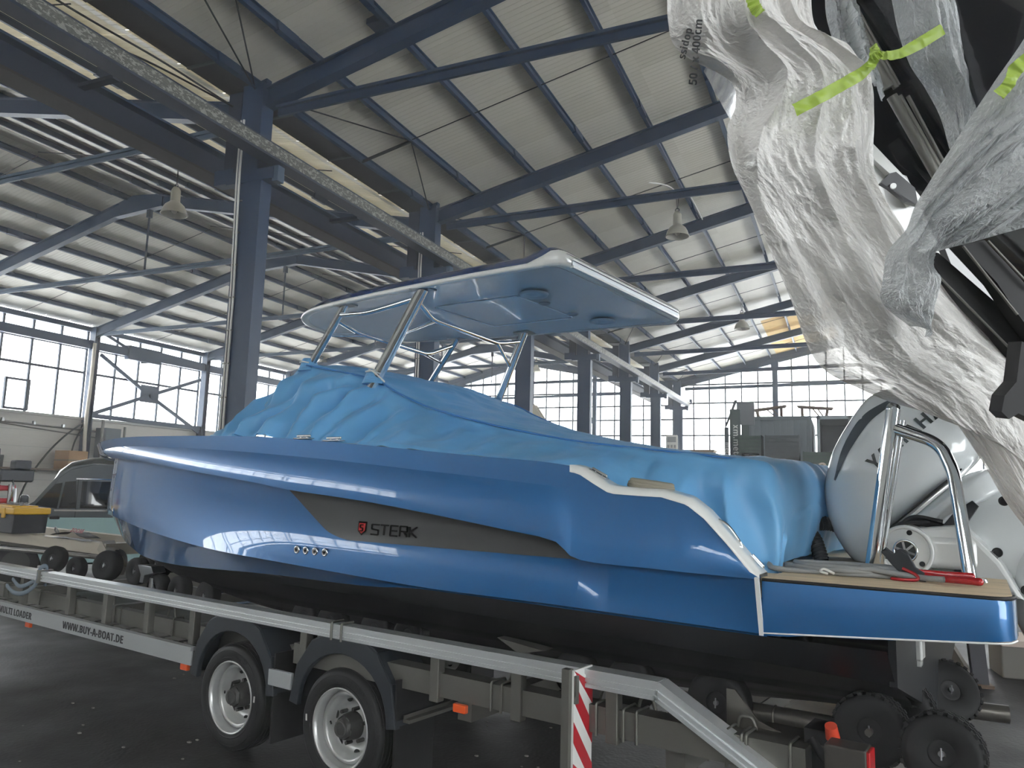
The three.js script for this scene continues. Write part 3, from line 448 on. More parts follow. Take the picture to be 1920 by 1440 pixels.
  part('stay_tube', bentTube([P(A, 0.2), L(4.6, 3.08, 0.45), L(4.65, 3.05, -0.45), P(D2, 0.12)], 0.019), M.chrome, boat);
  part('corner_brace', [rod(P(A, 0.4), L(4.6, 3.07, 0.4), 0.014, 10), rod(P(B2, 0.42), L(3.73, 3.08, 0.5), 0.014, 10), rod(P(C2, 0.38), L(3.84, 3.08, -0.42), 0.014, 10), rod(P(D2, 0.42), L(4.65, 3.05, -0.4), 0.014, 10)], M.chrome, boat);
  // stern rail
  part('stern_rail', [bentTube([L(0.78, 1.5, 0.6), L(0.655, 2.29, 0.6)], 0.034), new THREE.SphereGeometry(0.034, 16, 10).translate(-0.655, 2.29, 0.6), bentTube([L(0.665, 2.2, 0.6), L(0.46, 2.12, 0.62), L(0.405, 1.98, 0.66), L(0.35, 1.5, 0.76)], 0.029, 0.12, 16), rod(L(0.76, 1.5, 0.54), L(0.63, 2.24, 0.54), 0.02, 14),
    new THREE.CylinderGeometry(0.06, 0.065, 0.012, 24).translate(-0.35, 1.516, 0.76), new THREE.CylinderGeometry(0.06, 0.065, 0.012, 24).translate(-0.78, 1.516, 0.6)], M.chrome, boat);
  part('trim_tab_ram', [rbox(0.07, 0.15, 0.1, 0.012, -0.6, 1.2, 0.62), box(0.05, 0.03, 0.08, -0.6, 1.115, 0.62)], M.motorWhite, boat);
}
// tarpaulin over console and cockpit
{
  const t = inFrame('tarpaulin', 'creased bright blue tarpaulin tied round the hardtop legs over the cockpit', 'tarpaulin');
  const S = [ // s, gunwale w, gunwale y, shoulder w, shoulder y, crown y
    [5.75, 0.9, 2.235, 0.7, 2.25, 2.26], [5.45, 1.08, 2.225, 0.75, 2.36, 2.37], [5.15, 1.2, 2.215, 0.79, 2.53, 2.55], [4.92, 1.26, 2.205, 0.8, 2.7, 2.73], [4.78, 1.29, 2.2, 0.8, 2.765, 2.81], [4.55, 1.31, 2.19, 0.81, 2.73, 2.79], [4.3, 1.32, 2.175, 0.82, 2.67, 2.73], [3.97, 1.33, 2.155, 0.83, 2.59, 2.655], [3.7, 1.33, 2.135, 0.83, 2.47, 2.53],
    [3.4, 1.33, 2.115, 0.84, 2.36, 2.42], [3.0, 1.34, 2.085, 0.86, 2.26, 2.31], [2.6, 1.34, 2.05, 0.88, 2.18, 2.22], [2.2, 1.34, 2.0, 0.9, 2.115, 2.15], [1.95, 1.33, 1.94, 0.92, 2.085, 2.12], [1.8, 1.27, 1.85, 0.93, 2.065, 2.1], [1.6, 1.2, 1.74, 0.94, 2.05, 2.085], [1.4, 1.14, 1.62, 0.95, 2.03, 2.07], [1.25, 1.1, 1.53, 0.95, 2.01, 2.05], [1.15, 1.06, 1.515, 0.94, 1.97, 2.02], [1.1, 1.02, 1.515, 0.9, 1.8, 1.9], [1.12, 0.95, 1.512, 0.85, 1.62, 1.7], [1.16, 0.92, 1.51, 0.8, 1.52, 1.53]];
  const ip = (x, k) => { const i = Math.min(Math.floor(x), S.length - 2), f = x - i; const g = (j) => S[clamp(j, 0, S.length - 1)][k]; return THREE.MathUtils.lerp(1, 0, 0) * (0.5 * ((2 * g(i)) + (-g(i - 1) + g(i + 1)) * f + (2 * g(i - 1) - 5 * g(i) + 4 * g(i + 1) - g(i + 2)) * f * f + (-g(i - 1) + 3 * g(i) - 3 * g(i + 1) + g(i + 2)) * f * f * f)); };
  const NV = 120, NU = 260;
  const g = grid(NU, NV, (u, v) => {
    const x = u * (S.length - 1 - 1e-6), s = ip(x, 0), gw = ip(x, 1) + 0.055 * sstep(1.9, 2.1, s), gy = ip(x, 2) - 0.012, sw = ip(x, 3), sy = ip(x, 4), cy = ip(x, 5); 
    const m = Math.abs(v * 2 - 1), sd = v < 0.5 ? 1 : -1;                                  // m = 1 at the hems, 0 on the crown
    const side = m > 0.5, a = side ? (m - 0.5) * 2 : m * 2;                               // a: 0 shoulder -> 1 hem
    const rx = 0.05; let w = side ? lerp(sw, gw, a) : sw * a, y = side ? lerp(sy, gy, Math.pow(a, 0.92)) : lerp(cy, sy, Math.pow(a, 2.2));
    const drop = Math.max(0, sy - gy);
    const arc = s * 7 + (side ? 0 : 0.4);
    const hang = side ? sstep(0, 0.3, a) * (1 - 0.55 * sstep(0.8, 1, a)) * Math.min(1, drop * 2.4) : 0; const rr = Math.hypot(s - 3.97, y - 2.62), an = Math.atan2(2.66 - y, 3.97 - s);
    let d = hang * ((s > 3.9 ? 0.055 : 0.022) * Math.sin(arc * 3.4 + 4 * nz(s * 1.4, sd)) + (s < 1.9 || s > 3.9 ? 0.1 : 0.06) * (0.5 - Math.abs(nz(s * 5.5 + a * 1.2 * nz(s, 4), sd * 3, a * 0.8)) * 2)) + (side ? 0.05 * Math.exp(-rr / 0.8) * sstep(0.08, 0.3, rr) * Math.sin(an * 11) : 0);
    d += 0.024 * fbm(s * 2.1, w * 2.3 + sd, 2.2) + 0.034 * (0.35 - Math.abs(nz(s * 3.4 + w * 2.4, w * 3.1 - s * 1.7, 7.7)));
    const dp = -0.025 * Math.exp(-(((m - 0.5) / 0.035) ** 2));                              // sewn seam
    const nx = side ? 0.86 : 0.1;
    w += sd * 0 + d * nx; y += d * (side ? 0.35 : 1) - (side ? 0 : 0.0) + dp * -0.3;
    if (m > 0.985) y -= 0.012 + 0.02 * nz(s * 6, 9.1);
    return L(s + (u > 0.93 ? d * -0.9 : u < 0.2 ? d * 0.8 : 0), y, sd * w);
  });
  part('cover_sheet', g, M.tarp, t);
  part('seam_cord', [1, -1].map((sd) => tube([[4.75, 2.775], [4.3, 2.685], [3.97, 2.61], [3.7, 2.49], [3.4, 2.38], [3.0, 2.28], [2.6, 2.2], [2.2, 2.135], [1.6, 2.07], [1.25, 2.03]].map(([s, y]) => L(s, y - 0.005, sd * (0.835 + (4.75 - s) * 0.03))), 0.006, 6, 80)), std('#3474b4', 0.6), t);
  for (const [s, y, w] of [[4.79, 2.79, 0.775], [3.97, 2.63, 0.865], [4.16, 2.63, -0.8], [4.9, 2.8, -0.78]]) part('gathered_collar', [new THREE.CylinderGeometry(0.05, 0.085, 0.1, 18, 3, true).translate(-s, y - 0.01, w), new THREE.TorusGeometry(0.05, 0.009, 8, 20).rotateX(Math.PI / 2).translate(-s, y + 0.025, w)], M.tarp, t);
  part('white_lashing', [tube([L(3.97, 2.67, 0.92), L(3.9, 2.64, 0.93), L(3.8, 2.57, 0.93)], 0.006, 6, 20), tube([L(4.02, 2.66, 0.9), L(3.97, 2.655, 0.93), L(3.92, 2.665, 0.9)], 0.007, 6, 20), tube([L(4.85, 2.8, 0.82), L(4.79, 2.8, 0.84), L(4.74, 2.79, 0.82)], 0.006, 6, 20)], M.cord, t);
}
const FONT = await new FontLoader().loadAsync('fonts/droid/droid_sans_bold.typeface.json');
const text = (s, size, depth = 0.002, sx = 1, font = FONT) => new TextGeometry(s, { font, size, depth, curveSegments: 4 }).scale(sx, 1, 1);
// ---------- outboard motor, tilted up over the platform ----------
function bulge(poly, w0, w1, pow, n = 26, sharp = 1) {      // a (s, y) outline rounded off towards w0 and w1
  const c = new THREE.CatmullRomCurve3(poly.map(([s, y]) => V(s, y, 0)), true, 'catmullrom', sharp), pts = c.getPoints(72);
  let cs = 0, cy = 0; for (let i = 0; i < 72; i++) { cs += pts[i].x / 72; cy += pts[i].y / 72; }
  return grid(72, n, (u, v) => { const t = -Math.cos(Math.PI * v), k = Math.pow(Math.max(1 - Math.pow(Math.abs(t), pow), 0), 1 / pow), p = pts[Math.round(u * 72) % 72]; const q = L(cs + (p.x - cs) * k, cy + (p.y - cy) * k, lerp(w0, w1, (t + 1) / 2)); q.u = p.x * 2; q.v = p.y * 2; return q; });
}
const cowlPoly = [[0.87, 1.46], [0.99, 1.52], [1.09, 1.69], [1.12, 1.9], [1.07, 2.11], [0.97, 2.29], [0.86, 2.43], [0.7, 2.48], [0.5, 2.42], [0.36, 2.27], [0.34, 2.12], [0.42, 2.01], [0.63, 1.82], [0.84, 1.62]];
function cowlW(s, y) {                                          // how far out the cowl surface stands at (s, y)
  const pts = new THREE.CatmullRomCurve3(cowlPoly.map(([a, b]) => V(a, b, 0)), true, 'catmullrom', 0.4).getPoints(72); let cs = 0, cy = 0; for (let i = 0; i < 72; i++) { cs += pts[i].x / 72; cy += pts[i].y / 72; }
  const an = Math.atan2(y - cy, s - cs); let best = 9, r = 1; for (const p of pts) { const d = Math.abs(Math.atan2(Math.sin(Math.atan2(p.y - cy, p.x - cs) - an), Math.cos(Math.atan2(p.y - cy, p.x - cs) - an))); if (d < best) { best = d; r = Math.hypot(p.x - cs, p.y - cy); } }
  const k = Math.min(0.999, Math.hypot(s - cs, y - cy) / r), t = Math.pow(1 - Math.pow(k, 3.2), 1 / 3.2); return lerp(-0.42, 0.27, (t + 1) / 2);
}
{
  const o = inFrame('outboard_motor', 'big pale grey outboard motor tilted up behind the chrome stern rail', 'outboard motor');
  part('cowl', bulge(cowlPoly, -0.42, 0.27, 3.2, 34, 0.4), M.cowl, o);
  const near = 0.262;
  part('painted_groove', grid(24, 3, (u, v) => { const a = lerp(0, 1, u), s = table([[0, 1.02], [0.35, 0.955], [0.7, 0.85], [1, 0.72]])(a), y = table([[0, 1.95], [0.35, 2.12], [0.7, 2.28], [1, 2.375]])(a), wd = 0.05 * Math.sin(Math.PI * clamp(a * 0.75 + 0.06, 0, 1)); const a1 = s - wd * (v - 0.5) * 0.8, y1 = y + wd * (v - 0.5) * -0.8; return L(a1, y1, cowlW(a1, y1) + 0.003); }), M.cowlDark, o, 'dark crescent painting the shaded cowl groove');  // dark strip on the surface paints the shade of the groove between cowl shells
  part('lower_cowl', bulge([[0.87, 1.46], [0.83, 1.6], [0.62, 1.8], [0.41, 1.99], [0.3, 2.02], [0.24, 1.93], [0.32, 1.86], [0.46, 1.78], [0.6, 1.62], [0.72, 1.5]], -0.38, 0.25, 4.5, 24, 0.3), M.cowl, o);
  part('cowl_seam', tube([L(0.86, 1.6, 0.248), L(0.63, 1.815, 0.262), L(0.41, 2.015, 0.25)], 0.005, 6, 30), M.ink, o);
  part('midsection', [bulge([[0.44, 1.9], [0.28, 2.02], [0.05, 1.86], [-0.2, 1.6], [-0.5, 1.3], [-0.42, 1.0], [0.0, 1.12], [0.2, 1.24], [0.42, 1.5], [0.52, 1.66]], -0.3, 0.16, 4, 22, 0.4), bulge([[0.2, 1.66], [0.05, 1.7], [-0.14, 1.5], [-0.3, 1.1], [-0.1, 0.98], [0.16, 1.14], [0.26, 1.4]], -0.36, 0.24, 3, 20, 0.5)], M.cowl, o);
  for (const [s, y] of [[0.24, 1.86], [0.28, 1.61], [0.17, 1.44], [0.13, 1.22]]) part('bolt_hole', [new THREE.CircleGeometry(0.018, 20).translate(-s, y, 0.222), new THREE.TorusGeometry(0.02, 0.004, 6, 20).translate(-s, y, 0.222)], M.black, o);
  part('tiller_latch', [extrude([[-0.02, 0], [0.03, -0.02], [0.1, 0.05], [0.15, 0.13], [0.13, 0.15], [0.06, 0.1]], 0.03, 0.006).translate(-0.5, 1.7, 0.26), bar(L(0.6, 1.58, 0.27), L(0.48, 1.71, 0.27), 0.018, 0.02)], M.tool, o, 'dark catch lever');
  part('label_sticker', [rbox(0.16, 0.002, 0.07, 0.0008).rotateX(Math.PI / 2).rotateZ(0.74).translate(-0.69, 1.66, 0.252)], std('#a9aaa9', 0.5), o);
  const pr = []; for (let i = 0; i < 5; i++) pr.push(box(0.12, 0.006, 0.002, 0, -0.022 + i * 0.011, 0).rotateZ(0.74).translate(-0.69, 1.66, 0.256)); part('label_print', pr, std('#6d6f70', 0.6), o);
  // steering actuator with round cap
  part('actuator', [new THREE.CylinderGeometry(0.125, 0.135, 0.22, 40).rotateX(Math.PI / 2).translate(-0.66, 1.6, 0.27), rbox(0.3, 0.16, 0.2, 0.04, -0.5, 1.6, 0.26).rotateZ(0), extrude([[-0.6, 1.7], [-0.42, 1.72], [-0.28, 1.56], [-0.2, 1.42], [-0.3, 1.44], [-0.42, 1.56], [-0.52, 1.54]], 0.16, 0.02).translate(0, 0, 0.16)], M.motorWhite, o, 'white round steering actuator');
  part('actuator_ring', new THREE.TorusGeometry(0.118, 0.01, 8, 40).translate(-0.66, 1.6, 0.38), M.motorWhite, o);
  const em = part('emblem', [new THREE.CylinderGeometry(0.052, 0.052, 0.01, 32).rotateX(Math.PI / 2).translate(-0.66, 1.6, 0.386)], std('#23272a', 0.3, 0.5), o);
  part('emblem_ring', [new THREE.TorusGeometry(0.052, 0.006, 8, 32).translate(-0.66, 1.6, 0.392), ...[0, 1, 2].map((i) => box(0.011, 0.092, 0.006, 0, 0, 0).rotateZ(i * Math.PI / 3 + 0.2).translate(-0.66, 1.6, 0.394))], M.chrome, em);
  for (const a of [1.35, 3.5, 5.6]) part('bolt_hole', new THREE.CylinderGeometry(0.013, 0.013, 0.006, 16).rotateX(Math.PI / 2).translate(-0.66 + 0.093 * Math.cos(a), 1.6 + 0.093 * Math.sin(a), 0.383), M.black, o);
  part('cable_loom', [tube([L(0.84, 1.52, 0.2), L(0.76, 1.68, 0.24), L(0.62, 1.74, 0.27), L(0.5, 1.72, 0.26)], 0.02, 8, 40), tube([L(0.8, 1.56, 0.24), L(0.7, 1.72, 0.29), L(0.56, 1.75, 0.28)], 0.012, 8, 40), tube([L(0.74, 1.66, 0.27), L(0.64, 1.765, 0.3), L(0.5, 1.75, 0.29)], 0.01, 8, 40)], M.cable, o);
  part('bracket', [rbox(0.3, 0.05, 0.3, 0.01, -0.62, 1.5, 0.05), rbox(0.06, 0.24, 0.34, 0.015, -0.56, 1.4, -0.05)], M.motorWhite, o);
  const tg = new TextGeometry('YAMAHA', { font: FONT, size: 0.07, depth: 0.004, curveSegments: 4 }); tg.computeBoundingBox(); tg.scale(1.15, 1, 1).rotateZ(0.74).translate(-0.81, 2.0, 0); { const p = tg.attributes.position; for (let i = 0; i < p.count; i++) p.setZ(i, p.getZ(i) + cowlW(-p.getX(i), p.getY(i)) + 0.001); }
 ;
  part('brand_letters', tg, std('#4c5254', 0.18, 0.6), o, 'dark chrome letters');
}
// things lying on the platform
const PY = 1.511;
{
  const h = inFrame('corrugated_hose', 'thick black corrugated hose bent in a loop beside the tarpaulin end', 'hose', 1.05, PY, 0.2);
  const hp = [V(-0.03, 0.0, 0.1), V(-0.07, 0.1, 0.06), V(-0.12, 0.17, 0.0), V(-0.05, 0.2, -0.08), V(0.08, 0.15, -0.14), V(0.2, 0.03, -0.18), V(0.3, 0.03, -0.22)];
  part('hose_body', tube(hp, 0.036, 16, 70), M.hose, h);
  const c = new THREE.CatmullRomCurve3(hp), rg = []; for (let i = 1; i < 44; i++) { const p = c.getPointAt(i / 44), t = c.getTangentAt(i / 44); const g = new THREE.TorusGeometry(0.037, 0.0035, 5, 16); g.applyMatrix4(new THREE.Matrix4().makeRotationFromQuaternion(new THREE.Quaternion().setFromUnitVectors(V(0, 0, 1), t)).setPosition(p)); rg.push(g); }
  part('hose_ribs', rg, M.hose, h);
  const r = inFrame('rope', 'loose coils of grey rope lying along the teak platform edge', 'rope', 0.86, PY, 0.99);
  const rp = []; for (let i = 0; i < 90; i++) { const a = i / 90 * Math.PI * 2 * 3.2, k = 1 + 0.22 * nz(i * 0.09, 2.2); rp.push(V(0.02 + 0.22 * k * Math.cos(a) + 0.03 * nz(i * 0.2, 7), 0.012 + 0.013 * Math.floor(i / 30) + 0.006 * nz(i * 0.3, 1), -0.06 + 0.1 * k * Math.sin(a))); }
  rp.unshift(V(-0.28, 0.03, 0.05), V(-0.2, 0.012, 0.07)); rp.push(V(0.33, 0.02, 0.02), V(0.4, 0.02, 0.05), V(0.44, 0.022, 0.06));
  part('rope_strand', tube(rp, 0.0125, 8, 420), M.rope, r);
  part('rope_eye', tube([V(0.02, 0.012, 0.09), V(-0.02, 0.03, 0.1), V(-0.03, 0.02, 0.12), V(0.0, 0.012, 0.12)], 0.006, 6, 30), M.cord, r);
  const rc = inFrame('rope', 'flat coil of weathered rope lying on the port gunwale', 'rope', 1.6, 1.865, 1.33);
  const cp = []; for (let i = 0; i < 70; i++) { const a = i / 70 * Math.PI * 8, k = 1 - 0.12 * (i / 70); cp.push(V(0.115 * k * Math.cos(a), 0.012 + 0.012 * Math.floor(i / 24), 0.035 * k * Math.sin(a))); }
  part('rope_strand', tube(cp, 0.012, 6, 300), M.ropeTan, rc); rc.rotation.z = -0.12;
  const b = inFrame('bolt_cutter', 'black bolt cutter with red handles lying on the teak platform', 'tool', 0.5, PY, 0.98);
  part('cutter_head', [extrude([[-0.16, 0.11], [-0.145, 0.125], [-0.115, 0.1], [-0.09, 0.115], [-0.06, 0.1], [-0.035, 0.05], [0, 0.03], [0, 0.0], [-0.05, 0.005], [-0.09, 0.03], [-0.12, 0.06]], 0.022, 0.004).translate(0, 0.004, -0.01), new THREE.TorusGeometry(0.024, 0.007, 8, 20).translate(-0.085, 0.1, 0)], M.tool, b);
  part('handle', [rod(V(-0.01, 0.028, 0), V(0.2, 0.018, 0.05), 0.0135, 14), new THREE.CapsuleGeometry(0.016, 0.15, 6, 14).rotateZ(Math.PI / 2).rotateY(-0.23).translate(0.13, 0.021, 0.033)], M.redGrip, b, 'glossy red grip');
  part('handle', [rod(V(-0.02, 0.04, 0), V(0.17, 0.034, -0.03), 0.011, 12), new THREE.CapsuleGeometry(0.014, 0.14, 6, 14).rotateZ(Math.PI / 2).rotateY(0.15).translate(0.1, 0.035, -0.02)], M.redGrip, b, 'glossy red grip');
  part('lock_loop', tube([V(-0.08, 0.05, 0.02), V(-0.03, 0.03, 0.04), V(-0.02, 0.012, 0.055), V(-0.06, 0.008, 0.065), V(-0.11, 0.008, 0.062), V(-0.12, 0.008, 0.05)], 0.007, 8, 40), M.redGrip, b);
}

// ---------- trailer ----------
const TR = inFrame('boat_trailer', 'aluminium twin-axle boat trailer with black roller wheels under the blue boat', 'trailer');
{
  const t = TR;
  for (const sd of [1, -1]) {
    const w = 1.2 * sd;
    const prof = (a, b) => { const up = V(0, 1, 0), list = []; list.push(bar(a, b, 0.1, 0.026, up)); const n = b.clone().sub(a).normalize().cross(V(0, 0, 1)).multiplyScalar(-1); const off = (k) => n.clone().multiplyScalar(k); for (const k of [-0.038, -0.066]) list.push(bar(a.clone().sub(off(-k * 1)), b.clone().sub(off(-k * 1)), 0.098, 0.018, up)); list.push(bar(a.clone().add(off(-0.033)), b.clone().add(off(-0.033)), 0.074, 0.074, up)); return join(list); };
    part('side_rail', prof(L(10.4, 0.965, w), L(7.86, 0.965, w)), M.alu, t); part('side_rail', prof(L(7.84, 0.965, w), L(1.6, 0.965, w)), M.alu, t);
    part('side_rail', prof(L(1.6, 0.965, w), L(1.02, 0.66, w)), M.alu, t); part('side_rail', [bbox(-1.03, -0.78, 0.56, 0.64, w - 0.05, w + 0.05)], M.alu, t);
    const wrap = []; for (const s of [7.85]) wrap.push(bbox(-s - 0.03, -s + 0.03, 0.87, 0.99, w - 0.06, w + 0.06)); part('rail_joint', wrap, M.aluDull, t);
    for (const s of [10, 9.1, 8.26, 7.33, 6.69, 6.04, 5.41, 4.14, 3.0, 2.43, 1.86]) { const g = part('rail_post', [rbox(0.065, 0.27, 0.06, 0.006)], M.aluDull, t); g.position.copy(L(s, 0.775, w - 0.01 * sd)); }
    part('frame_beam', [bbox(-10.6, -4.25, 0.57, 0.74, sd > 0 ? 0.98 : -1.06, sd > 0 ? 1.06 : -0.98)], M.aluDull, t);
    part('frame_beam', [bbox(-4.25, -0.95, 0.67, 0.8, sd > 0 ? 1.08 : -1.2, sd > 0 ? 1.2 : -1.08)], M.aluDull, t);
    part('walkway', [bbox(-10.4, -5.36, 0.6, 0.615, sd > 0 ? 1.06 : -1.24, sd > 0 ? 1.24 : -1.06)], std('#3b3c3d', 0.6, 0.4), t);
    const lug = []; for (let s = 5.5; s < 10.3; s += 0.26) lug.push(bbox(-s - 0.1, -s + 0.1, 0.615, 0.622, sd > 0 ? 1.08 : -1.15, sd > 0 ? 1.15 : -1.08), bbox(-s - 0.06, -s + 0.06, 0.615, 0.622, sd > 0 ? 1.17 : -1.22, sd > 0 ? 1.22 : -1.17)); part('tread_plates', lug, M.aluDull, t);
    const bd = part('side_board', [bbox(-10.4, -5.33, 0.5, 0.62, sd > 0 ? 1.238 : -1.25, sd > 0 ? 1.25 : -1.238), bbox(-10.4, -5.33, 0.605, 0.632, sd > 0 ? 1.21 : -1.26, sd > 0 ? 1.26 : -1.21)], M.aluPaint, t);
    if (sd > 0) {
      part('lettering', [text('WWW.BUY-A-BOAT.DE', 0.062, 0.002, 1.14).translate(-7.31, 0.53, 1.2505)], M.ink, bd, 'black lettering'); part('lettering', [text('MULTI LOADER', 0.062, 0.002, 1.14).translate(-8.62, 0.53, 1.2505)], M.ink, bd, 'black lettering');
    }
    for (const [s, y] of [[8.0, 0.475], [5.43, 0.475], [2.79, 0.645]]) { const g = part('side_marker', rbox(0.09, 0.045, 0.03, 0.006), M.orange, t, 'orange side marker'); g.position.copy(L(s, y, 1.23 * sd)); }
    // wheels and mudguards
    const nutG = new THREE.CylinderGeometry(0.013, 0.013, 0.05, 6).rotateX(Math.PI / 2), ventG = new THREE.CircleGeometry(0.018, 12).scale(1.5, 1, 1);
    for (const s of [4.85, 3.73]) {
      const wg = part('road_wheel', new THREE.LatheGeometry([[0.235, -0.085], [0.26, -0.1], [0.3, -0.105], [0.335, -0.098], [0.352, -0.08], [0.356, -0.04], [0.356, 0.04], [0.352, 0.08], [0.335, 0.098], [0.3, 0.105], [0.26, 0.1], [0.235, 0.085]].map((p) => new THREE.Vector2(...p)), 64).rotateX(Math.PI / 2 * sd), M.tyre, t);
      wg.position.copy(L(s, 0.357, 1.145 * sd)); const f = sd;
      const lathe = (a, seg = 48) => new THREE.LatheGeometry(a.map((p) => new THREE.Vector2(...p)), seg).rotateX(Math.PI / 2 * f);
      part('rim', lathe([[0.236, -0.09], [0.228, -0.06], [0.222, 0.0], [0.222, 0.075], [0.232, 0.095], [0.243, 0.1], [0.245, 0.092]]), M.rim, wg);
      part('rim_disc', lathe([[0.222, 0.02], [0.205, 0.045], [0.185, 0.03], [0.172, -0.01], [0.15, -0.035], [0.11, -0.04], [0.09, -0.03], [0.05, -0.03]]), M.rim, wg);
      part('hub_cap', [lathe([[0.085, -0.03], [0.08, 0.03], [0.07, 0.06]], 24), lathe([[0.07, 0.06], [0.06, 0.075], [0.058, 0.085], [0.001, 0.088]], 6), lathe([[0.05, 0.088], [0.048, 0.094], [0.038, 0.094], [0.036, 0.088]], 24)], M.hub, wg);
      for (let i = 0; i < 6; i++) { const n = part('wheel_nut', nutG, M.hub, wg); n.position.set(0.107 * Math.cos(i * 1.047 + 0.3), 0.107 * Math.sin(i * 1.047 + 0.3), -0.012 * f); }
      for (let i = 0; i < 6; i++) { const n = part('vent_hole', ventG, M.black, wg); n.position.set(0.158 * Math.cos(i * 1.047 + 0.8), 0.158 * Math.sin(i * 1.047 + 0.8), -0.022 * f); n.rotation.z = i * 1.047 + 0.8 + Math.PI / 2; }
      part('tyre_bead', [new THREE.TorusGeometry(0.318, 0.004, 6, 64).translate(0, 0, 0.1 * f), new THREE.TorusGeometry(0.268, 0.004, 6, 64).translate(0, 0, 0.1 * f)], M.tyre, wg);
      const tr = []; for (const z of [-0.06, -0.03, 0, 0.03, 0.06]) tr.push(new THREE.TorusGeometry(0.356, 0.004, 5, 64).translate(0, 0, z)); part('tread_ribs', tr, M.tyreTread, wg);
      if (sd > 0) { const mk = part('white_dash', [box(0.012, 0.04, 0.003, s > 4 ? 0.283 : -0.293, s > 4 ? 0.05 : 0.05, 0.106)], M.cord, wg); mk.rotation.z = s > 4 ? -0.05 : 0.1; part('valve', rod(V(-0.165, 0.0, 0.02), V(-0.13, 0.0, 0.045), 0.006, 8), M.black, wg); part('tyre_lettering', [text(s > 4 ? 'EC20' : 'NORD', 0.034, 0.002, 1.2).translate(-0.05, 0.278, 0.103).rotateZ(-0.35)], M.tyre, wg); }
      const o = [[-0.47, 0.45], [-0.42, 0.68], [-0.29, 0.845], [-0.2, 0.885], [0.2, 0.885], [0.29, 0.845], [0.42, 0.68], [0.47, 0.45]], inn = []; for (let i = 0; i <= 18; i++) { const a = Math.PI * i / 18; inn.push([0.405 * Math.cos(a), 0.44 + 0.37 * Math.sin(a)]); }
      part('mudguard', [extrude([...o, ...inn], 0.03, 0.006).translate(-s, 0, sd > 0 ? 1.215 : -1.245), ...o.slice(0, -1).map((p, i) => bar(V(p[0] - s, p[1] + 0.006, 1.06 * sd), V(o[i + 1][0] - s, o[i + 1][1] + 0.006, 1.06 * sd), 0.36, 0.014, V(-(o[i + 1][1] - p[1]), o[i + 1][0] - p[0], 0))), ...[0, 1].map((i) => bbox(-s - 0.19 + 0.0, -s + 0.19, 0.893, 0.898, (0.98 + i * 0.1) * sd - 0.03, (0.98 + i * 0.1) * sd + 0.03))], M.plastic, t);
      part('mudflap', [bbox(-s + 0.455, -s + 0.47, 0.14, 0.72, sd > 0 ? 0.9 : -1.24, sd > 0 ? 1.24 : -0.9), bbox(-s + 0.3, -s + 0.46, 0.35, 0.8, sd > 0 ? 0.88 : -0.91, sd > 0 ? 0.91 : -0.88)], M.black, t);
      part('stub_axle', rod(L(s, 0.357, 0.7 * sd), L(s, 0.357, 1.08 * sd), 0.04, 12), M.black, t);
      part('swing_arm', [bar(L(s, 0.36, 0.98 * sd), L(s + 0.3, 0.55, 0.98 * sd), 0.07, 0.1)], M.black, t);
    }
    part('linking_plate', rbox(0.23, 0.105, 0.03, 0.006, -4.315, 0.565, 1.24 * sd), M.aluPaint, t);
    part('step_bracket', [bbox(-3.24, -3.19, 0.48, 0.5, sd > 0 ? 0.6 : -1.2, sd > 0 ? 1.2 : -0.6), bbox(-3.24, -3.232, 0.48, 0.52, sd > 0 ? 0.6 : -1.2, sd > 0 ? 1.2 : -0.6)], M.aluDull, t);
    for (const s of [2.6, 2.53, 1.95, 1.8, 1.73, 1.29, 1.22, 1.2, 1.01, 10.0, 9.8, 9.0, 8.9, 8.2, 7.6, 7.5, 6.8, 6.7, 5.9]) { const bw = s > 5, y0 = bw ? 0.56 : 0.66, y1 = bw ? 0.755 : 0.812, z = bw ? 1.02 : 1.14, hw = bw ? 0.048 : 0.068; part('u_bolt', bentTube([L(s, y0, z * sd + hw), L(s, y1, z * sd + hw), L(s, y1, z * sd - hw), L(s, y0, z * sd - hw)], 0.007, 0.02, 6), M.aluDull, t); }
    for (const s of [2.54, 1.97, 1.75, 1.25, 6.9, 5.95]) part('lashing_ring', bentTube([L(s + 0.055, 0.76, 1.05 * sd), L(s + 0.028, 0.845, 1.05 * sd), L(s - 0.028, 0.845, 1.05 * sd), L(s - 0.055, 0.76, 1.05 * sd)], 0.009, 0.02, 8), M.aluDull, t);
    part('rail_hook', [bentTube([L(3.83, 0.88, 1.26 * sd), L(3.83, 0.99, 1.26 * sd), L(3.83, 0.99, 1.16 * sd)], 0.008, 0.015, 6), bentTube([L(3.74, 0.88, 1.26 * sd), L(3.74, 0.99, 1.26 * sd), L(3.74, 0.99, 1.16 * sd)], 0.008, 0.015, 6)], M.aluDull, t);
    // rear light box
    part('light_box', [rbox(0.16, 0.13, 0.12, 0.008, -0.78, 0.79, 1.2 * sd)], std('#3d3a36', 0.5), t); part('tail_lamp', [rbox(0.016, 0.12, 0.1, 0.005, -0.695, 0.79, 1.2 * sd)], M.red, t, 'red tail lamp');
    part('number_lamp', [new THREE.CylinderGeometry(0.025, 0.03, 0.06, 16).rotateX(0.5).translate(-0.86, 0.87, 1.12 * sd)], std('#c94a34', 0.25), t);
    part('rear_bracket', [extrude([[-1.35, 0.68], [-1.35, 0.95], [-1.31, 0.95], [-1.2, 0.83], [-1.1, 0.8], [-0.86, 0.8], [-0.86, 0.7]], 0.012).translate(0, 0, 1.02 * sd), bbox(-1.2, -0.86, 0.78, 0.8, sd > 0 ? 0.9 : -1.1, sd > 0 ? 1.1 : -0.9)], M.steelTube, t);
